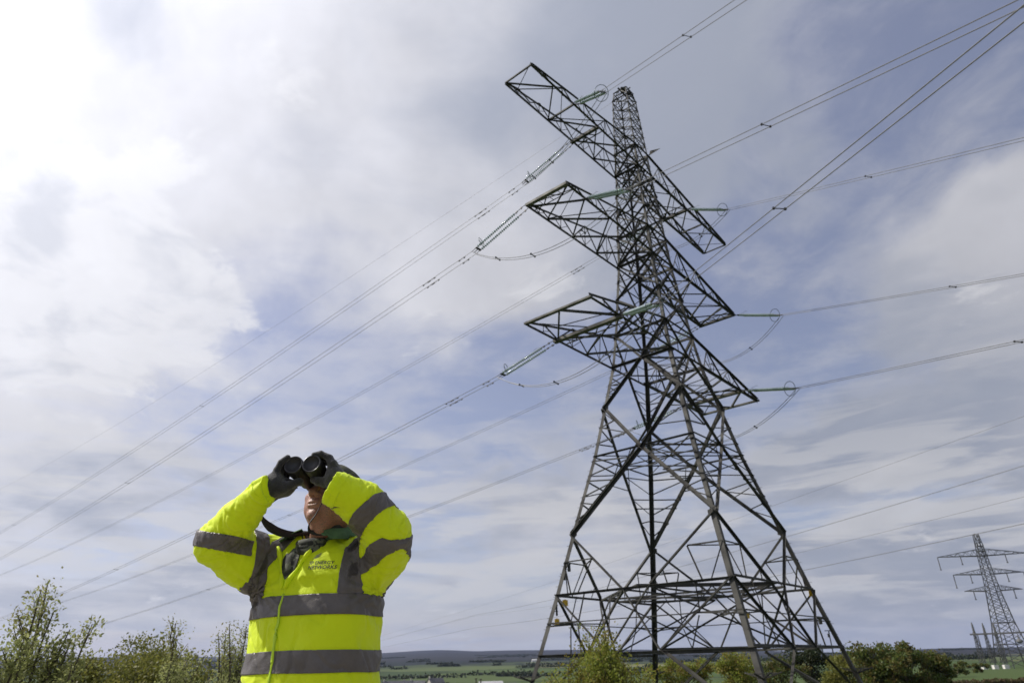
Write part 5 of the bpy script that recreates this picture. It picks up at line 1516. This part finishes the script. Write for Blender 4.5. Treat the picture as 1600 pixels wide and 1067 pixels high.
cV, cF = surface_nets(hair_sdf, np.arange(-.76, -.52, .005), np.arange(2.28, 2.54, .005), np.arange(1.50, 1.74, .005))
skin_part('hair', cV, cF, M_hair, person)

# ---- binoculars
BU = .006
by_a, bp_a = rad(-7), rad(12)
FB = np.array([math.sin(by_a) * math.cos(bp_a), -math.cos(by_a) * math.cos(bp_a), math.sin(bp_a)]); RB = np.array([math.cos(by_a), math.sin(by_a), 0]); UB = np.cross(FB, RB); UB = UB if UB[2] > 0 else -UB
def B(f, r, u): return H(.088, 0, BU) + FB * (f - .088) + RB * r + UB * (u - BU)
bino = empty('binoculars', tuple(np.array([0, 0, CZ]) + CAM_SCALE * (B(.10, 0, BU) - np.array([0, 0, CZ]))), label='black binoculars with a neck strap held up to the man\'s eyes', cat='binoculars')
BO = B(.10, 0, BU)
def bl(p): return tuple((np.asarray(p) - BO) * CAM_SCALE)
for s in (-1, 1):
    e0 = B(.088, s * .031, BU); 
    m = MB(); R0 = .031
    m.lathe(bl(e0), tuple(FB), [(0, .015), (.0, .019), (.018, .020), (.030, .021), (.034, .026), (.075, .027), (.095, .030), (.120, .0325), (.168, .0335), (.172, .0325), (.172, .0285), (.163, .0275)], 28)
    br = m.build('barrel', M_rub, bino, True)
    for a_ in ('eyecup',):
        m = MB(); m.lathe(bl(B(.079, s * .031, BU)), tuple(FB), [(0, .012), (0, .019), (.012, .020), (.014, .017)], 24); m.build('eyecup', M_rub, bino, True)
    m = MB(); c0 = np.array(bl(B(.088, s * .031, BU))) + FB * .171
    m.tube([tuple(c0 + (RB * math.cos(t) + UB * math.sin(t)) * .0305) for t in [2 * PI * k / 32 for k in range(32)]], .0028, 6, True); m.build('objective_rim', M_rim, bino, True)
    m = MB(); c0 = np.array(bl(B(.088, s * .031, BU))) + FB * .150
    prof_l = [(0.0, .0275), (.001, .0275)]
    V = [tuple(c0 + FB * .006)] ; n_ = 28
    for q in range(1, 5):
        for k in range(n_):
            t = 2 * PI * k / n_; r = .0275 * q / 4; V.append(tuple(c0 + FB * (.006 * (1 - (q / 4) ** 2)) + (RB * math.cos(t) + UB * math.sin(t)) * r))
    F = [(0, 1 + k, 1 + (k + 1) % n_) for k in range(n_)]
    for q in range(3):
        F += [(1 + q * n_ + k, 1 + (q + 1) * n_ + k, 1 + (q + 1) * n_ + (k + 1) % n_, 1 + q * n_ + (k + 1) % n_) for k in range(n_)]
    link('lens', mesh('lens', V, F), M_lens, bino, True)
    m = MB()
    for k in range(10):
        t = 2 * PI * k / 10; m.tube([tuple(np.array(bl(e0)) + FB * f + (RB * math.cos(t) + UB * math.sin(t)) * (.0272 + .0325 * 0 + (.0055 if f > .11 else .002))) for f in (.10, .12, .15)], .0016, 4)
    m.build('grip_ribs', M_rub, bino, True)
m = MB(); m.lathe(bl(B(.115, 0, BU + .004)), tuple(FB), [(0, .008), (.004, .012), (.03, .012), (.035, .009), (.09, .009), (.095, .011), (.12, .008)], 16)
m.box(bl(B(.145, 0, BU)), (.035, .02, .012), Matrix(tuple(map(tuple, np.stack([RB, FB, UB], 1))))); m.box(bl(B(.20, 0, BU)), (.035, .022, .012), Matrix(tuple(map(tuple, np.stack([RB, FB, UB], 1)))))
m.build('hinge', M_rub, bino, True)
m = MB()
for s in (-1, 1): m.tube([tuple(np.array(bl(B(.118, s * .058, BU - .004))) + (FB * math.cos(t) + UB * math.sin(t)) * .007) for t in [2 * PI * k / 12 for k in range(12)]], .0016, 5, True)
m.build('strap_lug', M_rim, bino, True)
def ribbon(pts, w, name, widths=None, side=(0, 0, 1)):
    P_ = [np.array(p, float) for p in pts]; m = MB(); V = []; F = []
    n_ = len(P_)
    # smooth by Catmull-Rom
    Q = []; Wd = []
    for i in range(n_ - 1):
        p0, p1, p2, p3 = P_[max(i - 1, 0)], P_[i], P_[i + 1], P_[min(i + 2, n_ - 1)]
        for k in range(6):
            t = k / 6; Q.append(.5 * ((2 * p1) + (-p0 + p2) * t + (2 * p0 - 5 * p1 + 4 * p2 - p3) * t * t + (-p0 + 3 * p1 - 3 * p2 + p3) * t ** 3))
            if widths: Wd.append(widths[i] + (widths[i + 1] - widths[i]) * t)
    Q.append(P_[-1]); Wd.append(widths[-1] if widths else w)
    if not widths: Wd = [w] * len(Q)
    for i, q in enumerate(Q):
        d = Q[min(i + 1, len(Q) - 1)] - Q[max(i - 1, 0)]; d /= np.linalg.norm(d)
        view = q - np.array([0, 0, CZ]); view = view / np.linalg.norm(view)
        sd = np.array(side, float) if side is not None else np.cross(d, (0, 1, .2)); sd = sd - d * (sd @ d); sd /= np.linalg.norm(sd)
        nn = np.cross(d, sd) * .0009
        for a, b in ((-1, -1), (1, -1), (1, 1), (-1, 1)): V.append(bl(q + sd * (a * Wd[i] / 2) + nn * b))
    for i in range(len(Q) - 1):
        for k in range(4): F.append((i * 4 + k, i * 4 + (k + 1) % 4, (i + 1) * 4 + (k + 1) % 4, (i + 1) * 4 + k))
    F += [(3, 2, 1, 0), tuple((len(Q) - 1) * 4 + k for k in range(4))]
    return link(name, mesh(name, V, F), M_strap, bino, True)
# strap: left bight hanging beside the cheek, then round the neck; right strand under the chin
ribbon([(-.728, 2.235, 1.612), (-.790, 2.225, 1.572), (-.828, 2.225, 1.535), (-.836, 2.245, 1.515), (-.820, 2.285, 1.492), (-.790, 2.335, 1.480), (-.745, 2.375, 1.483), (-.728, 2.40, 1.490), (-.735, 2.44, 1.500)], .012, 'neck_strap',
       [.008, .009, .010, .012, .028, .026, .012, .012, .012], (.3, .1, 1))
ribbon([(-.622, 2.245, 1.615), (-.640, 2.248, 1.570), (-.665, 2.262, 1.525), (-.690, 2.282, 1.498), (-.690, 2.310, 1.478), (-.650, 2.325, 1.478), (-.612, 2.345, 1.492), (-.590, 2.385, 1.508), (-.592, 2.44, 1.515)], .012, 'neck_strap',
       [.007, .007, .008, .009, .012, .024, .026, .020, .014], (.3, .1, 1))
ribbon([(-.735, 2.44, 1.500), (-.715, 2.485, 1.512), (-.665, 2.50, 1.520), (-.615, 2.485, 1.518), (-.592, 2.44, 1.515)], .024, 'neck_strap', None, (0, 0, 1))

# ---- gloved hands, fingers closed on the barrels
def hand(side):
    parts = []
    if side < 0:
        Wp = np.array(WR); K = [np.array((-.784 + .004 * i, 2.170 + .0215 * i, 1.634 - .003 * abs(i - 1))) for i in range(4)]
        palm = [(Wp + np.array((-.040, .035, -.030)), (-.788, 2.175, 1.605), .036, .036), ((-.790, 2.178, 1.607), K[0], .027, .0145), ((-.785, 2.190, 1.607), K[1], .028, .0150), ((-.780, 2.205, 1.608), K[2], .027, .0145), ((-.778, 2.215, 1.608), K[3], .026, .0135),
                ((-.785, 2.178, 1.598), (-.765, 2.225, 1.606), .032, .029), ((-.780, 2.20, 1.600), (-.745, 2.215, 1.612), .027, .020)]
        M1 = [k + np.array((.003, 0, .021 - .002 * (i == 3))) for i, k in enumerate(K)]
        M2 = [k + np.array((.014, -.002, .046 - .004 * (i == 3))) for i, k in enumerate(K)]
        TP = [k + np.array((.036 - .004 * (i == 3) + .003 * (i == 1), -.004, .062 - .003 * i)) for i, k in enumerate(K)]
        th = [(-.785, 2.180, 1.592), (-.757, 2.172, 1.592), (-.730, 2.178, 1.606), (-.706, 2.188, 1.617)]
    else:
        Wp = np.array(WL); K = [np.array((-.602 - .002 * i, 2.172 + .0215 * i, 1.674 - .003 * abs(i - 1))) for i in range(4)]
        palm = [(Wp + np.array((.030, .030, -.045)), (-.590, 2.185, 1.625), .038, .034), ((-.590, 2.180, 1.625), K[0], .028, .0150), ((-.590, 2.195, 1.628), K[1], .029, .0155), ((-.592, 2.210, 1.630), K[2], .028, .0150), ((-.594, 2.222, 1.630), K[3], .026, .0140),
                ((-.588, 2.180, 1.620), (-.594, 2.230, 1.630), .028, .026)]
        M1 = [k + np.array((-.014, 0, .021 - .003 * (i == 3))) for i, k in enumerate(K)]
        M2 = [k + np.array((-.040, -.002, .033 - .005 * (i == 3))) for i, k in enumerate(K)]
        TP = [k + np.array((-.062 + .006 * (i == 3) - .003 * (i == 1), -.004, .029)) for i, k in enumerate(K)]
        th = [(-.600, 2.190, 1.618), (-.622, 2.185, 1.612), (-.645, 2.188, 1.617), (-.664, 2.195, 1.624)]
    def f(X, Y, Z):
        d = None
        for a, b, ra, rb in palm:
            c = cap(X, Y, Z, a, b, ra, rb); d = c if d is None else smin(d, c, .014)
        for i in range(4):
            r = (.0112, .0118, .0112, .0100)[i]
            g = smin(cap(X, Y, Z, K[i], M1[i], r * 1.15, r), cap(X, Y, Z, M1[i], M2[i], r, r * .92), .004)
            g = smin(g, cap(X, Y, Z, M2[i], TP[i], r * .92, r * .82), .004)
            d = smin(d, g, .0055) if i == 0 else np.where(g < d, smin(d, g, .0035), smin(d, g, .0035))
        g = cap(X, Y, Z, th[0], th[1], .022, .0175); g = smin(g, cap(X, Y, Z, th[1], th[2], .0165, .0145), .005); g = smin(g, cap(X, Y, Z, th[2], th[3], .0145, .0120), .004)
        return smin(d, g, .010)
    lo = np.array((-.87, 2.12, 1.53)) if side < 0 else np.array((-.70, 2.11, 1.52)); hi = np.array((-.67, 2.30, 1.73)) if side < 0 else np.array((-.53, 2.30, 1.75))
    V, F = surface_nets(f, np.arange(lo[0], hi[0], .0028), np.arange(lo[1], hi[1], .0028), np.arange(lo[2], hi[2], .0028))
    N_ = vnormals(V, F)
    V = V + N_ * np.array([.0016 * mnoise.noise((p[0] * 60, p[1] * 60, p[2] * 60)) - .0012 * max(0, mnoise.noise((p[0] * 110, p[1] * 30, p[2] * 110))) for p in V])[:, None]
    return skin_part('glove', V, F, M_glove, person)
hand(-1); hand(1)

# ---- trousers and boots (below the frame, built so the figure stands on the ground)
def trou_sdf(X, Y, Z):
    d = torso_sdf(X, Y, Z, ([.74, .84, .98], [.17, .185, .18]), ([.74, .84, .98], [.125, .135, .13]), .98, .78)
    for s in (-1, 1):
        k = (-.67 + s * .10, 2.43, .52); a = (-.67 + s * .125, 2.47, .12)
        d = smin(d, smin(cap(X, Y, Z, (-.67 + s * .085, 2.45, .82), k, .105, .078), cap(X, Y, Z, k, a, .078, .066), .02), .03)
    return np.maximum(d, .075 - Z)
V, F = surface_nets(trou_sdf, np.arange(-.92, -.42, .012), np.arange(2.24, 2.64, .012), np.arange(.04, 1.02, .012)); skin_part('trousers', V, F, M_trou, person)
for s in (-1, 1):
    a = np.array((-.67 + s * .125, 2.48, 0.))
    def bf(X, Y, Z):
        d = cap(X, Y, Z, a + (0, 0, .11), a + (0, 0, .24), .056, .058); d = smin(d, ell(X, Y, Z, a + np.array((s * .015, -.075, .075)), (.052, .135, .060)), .03)
        return np.maximum(d, .018 - Z)
    V, F = surface_nets(bf, np.arange(a[0] - .10, a[0] + .10, .008), np.arange(2.22, 2.60, .008), np.arange(-.02, .32, .008)); o = skin_part('boot', V, F, M_boot, person)
    m = MB(); c = loc(a + np.array((s * .012, -.05, .004))); m.box(tuple(c), (.105, .30, .05)); m.build('sole', M_rub, o)
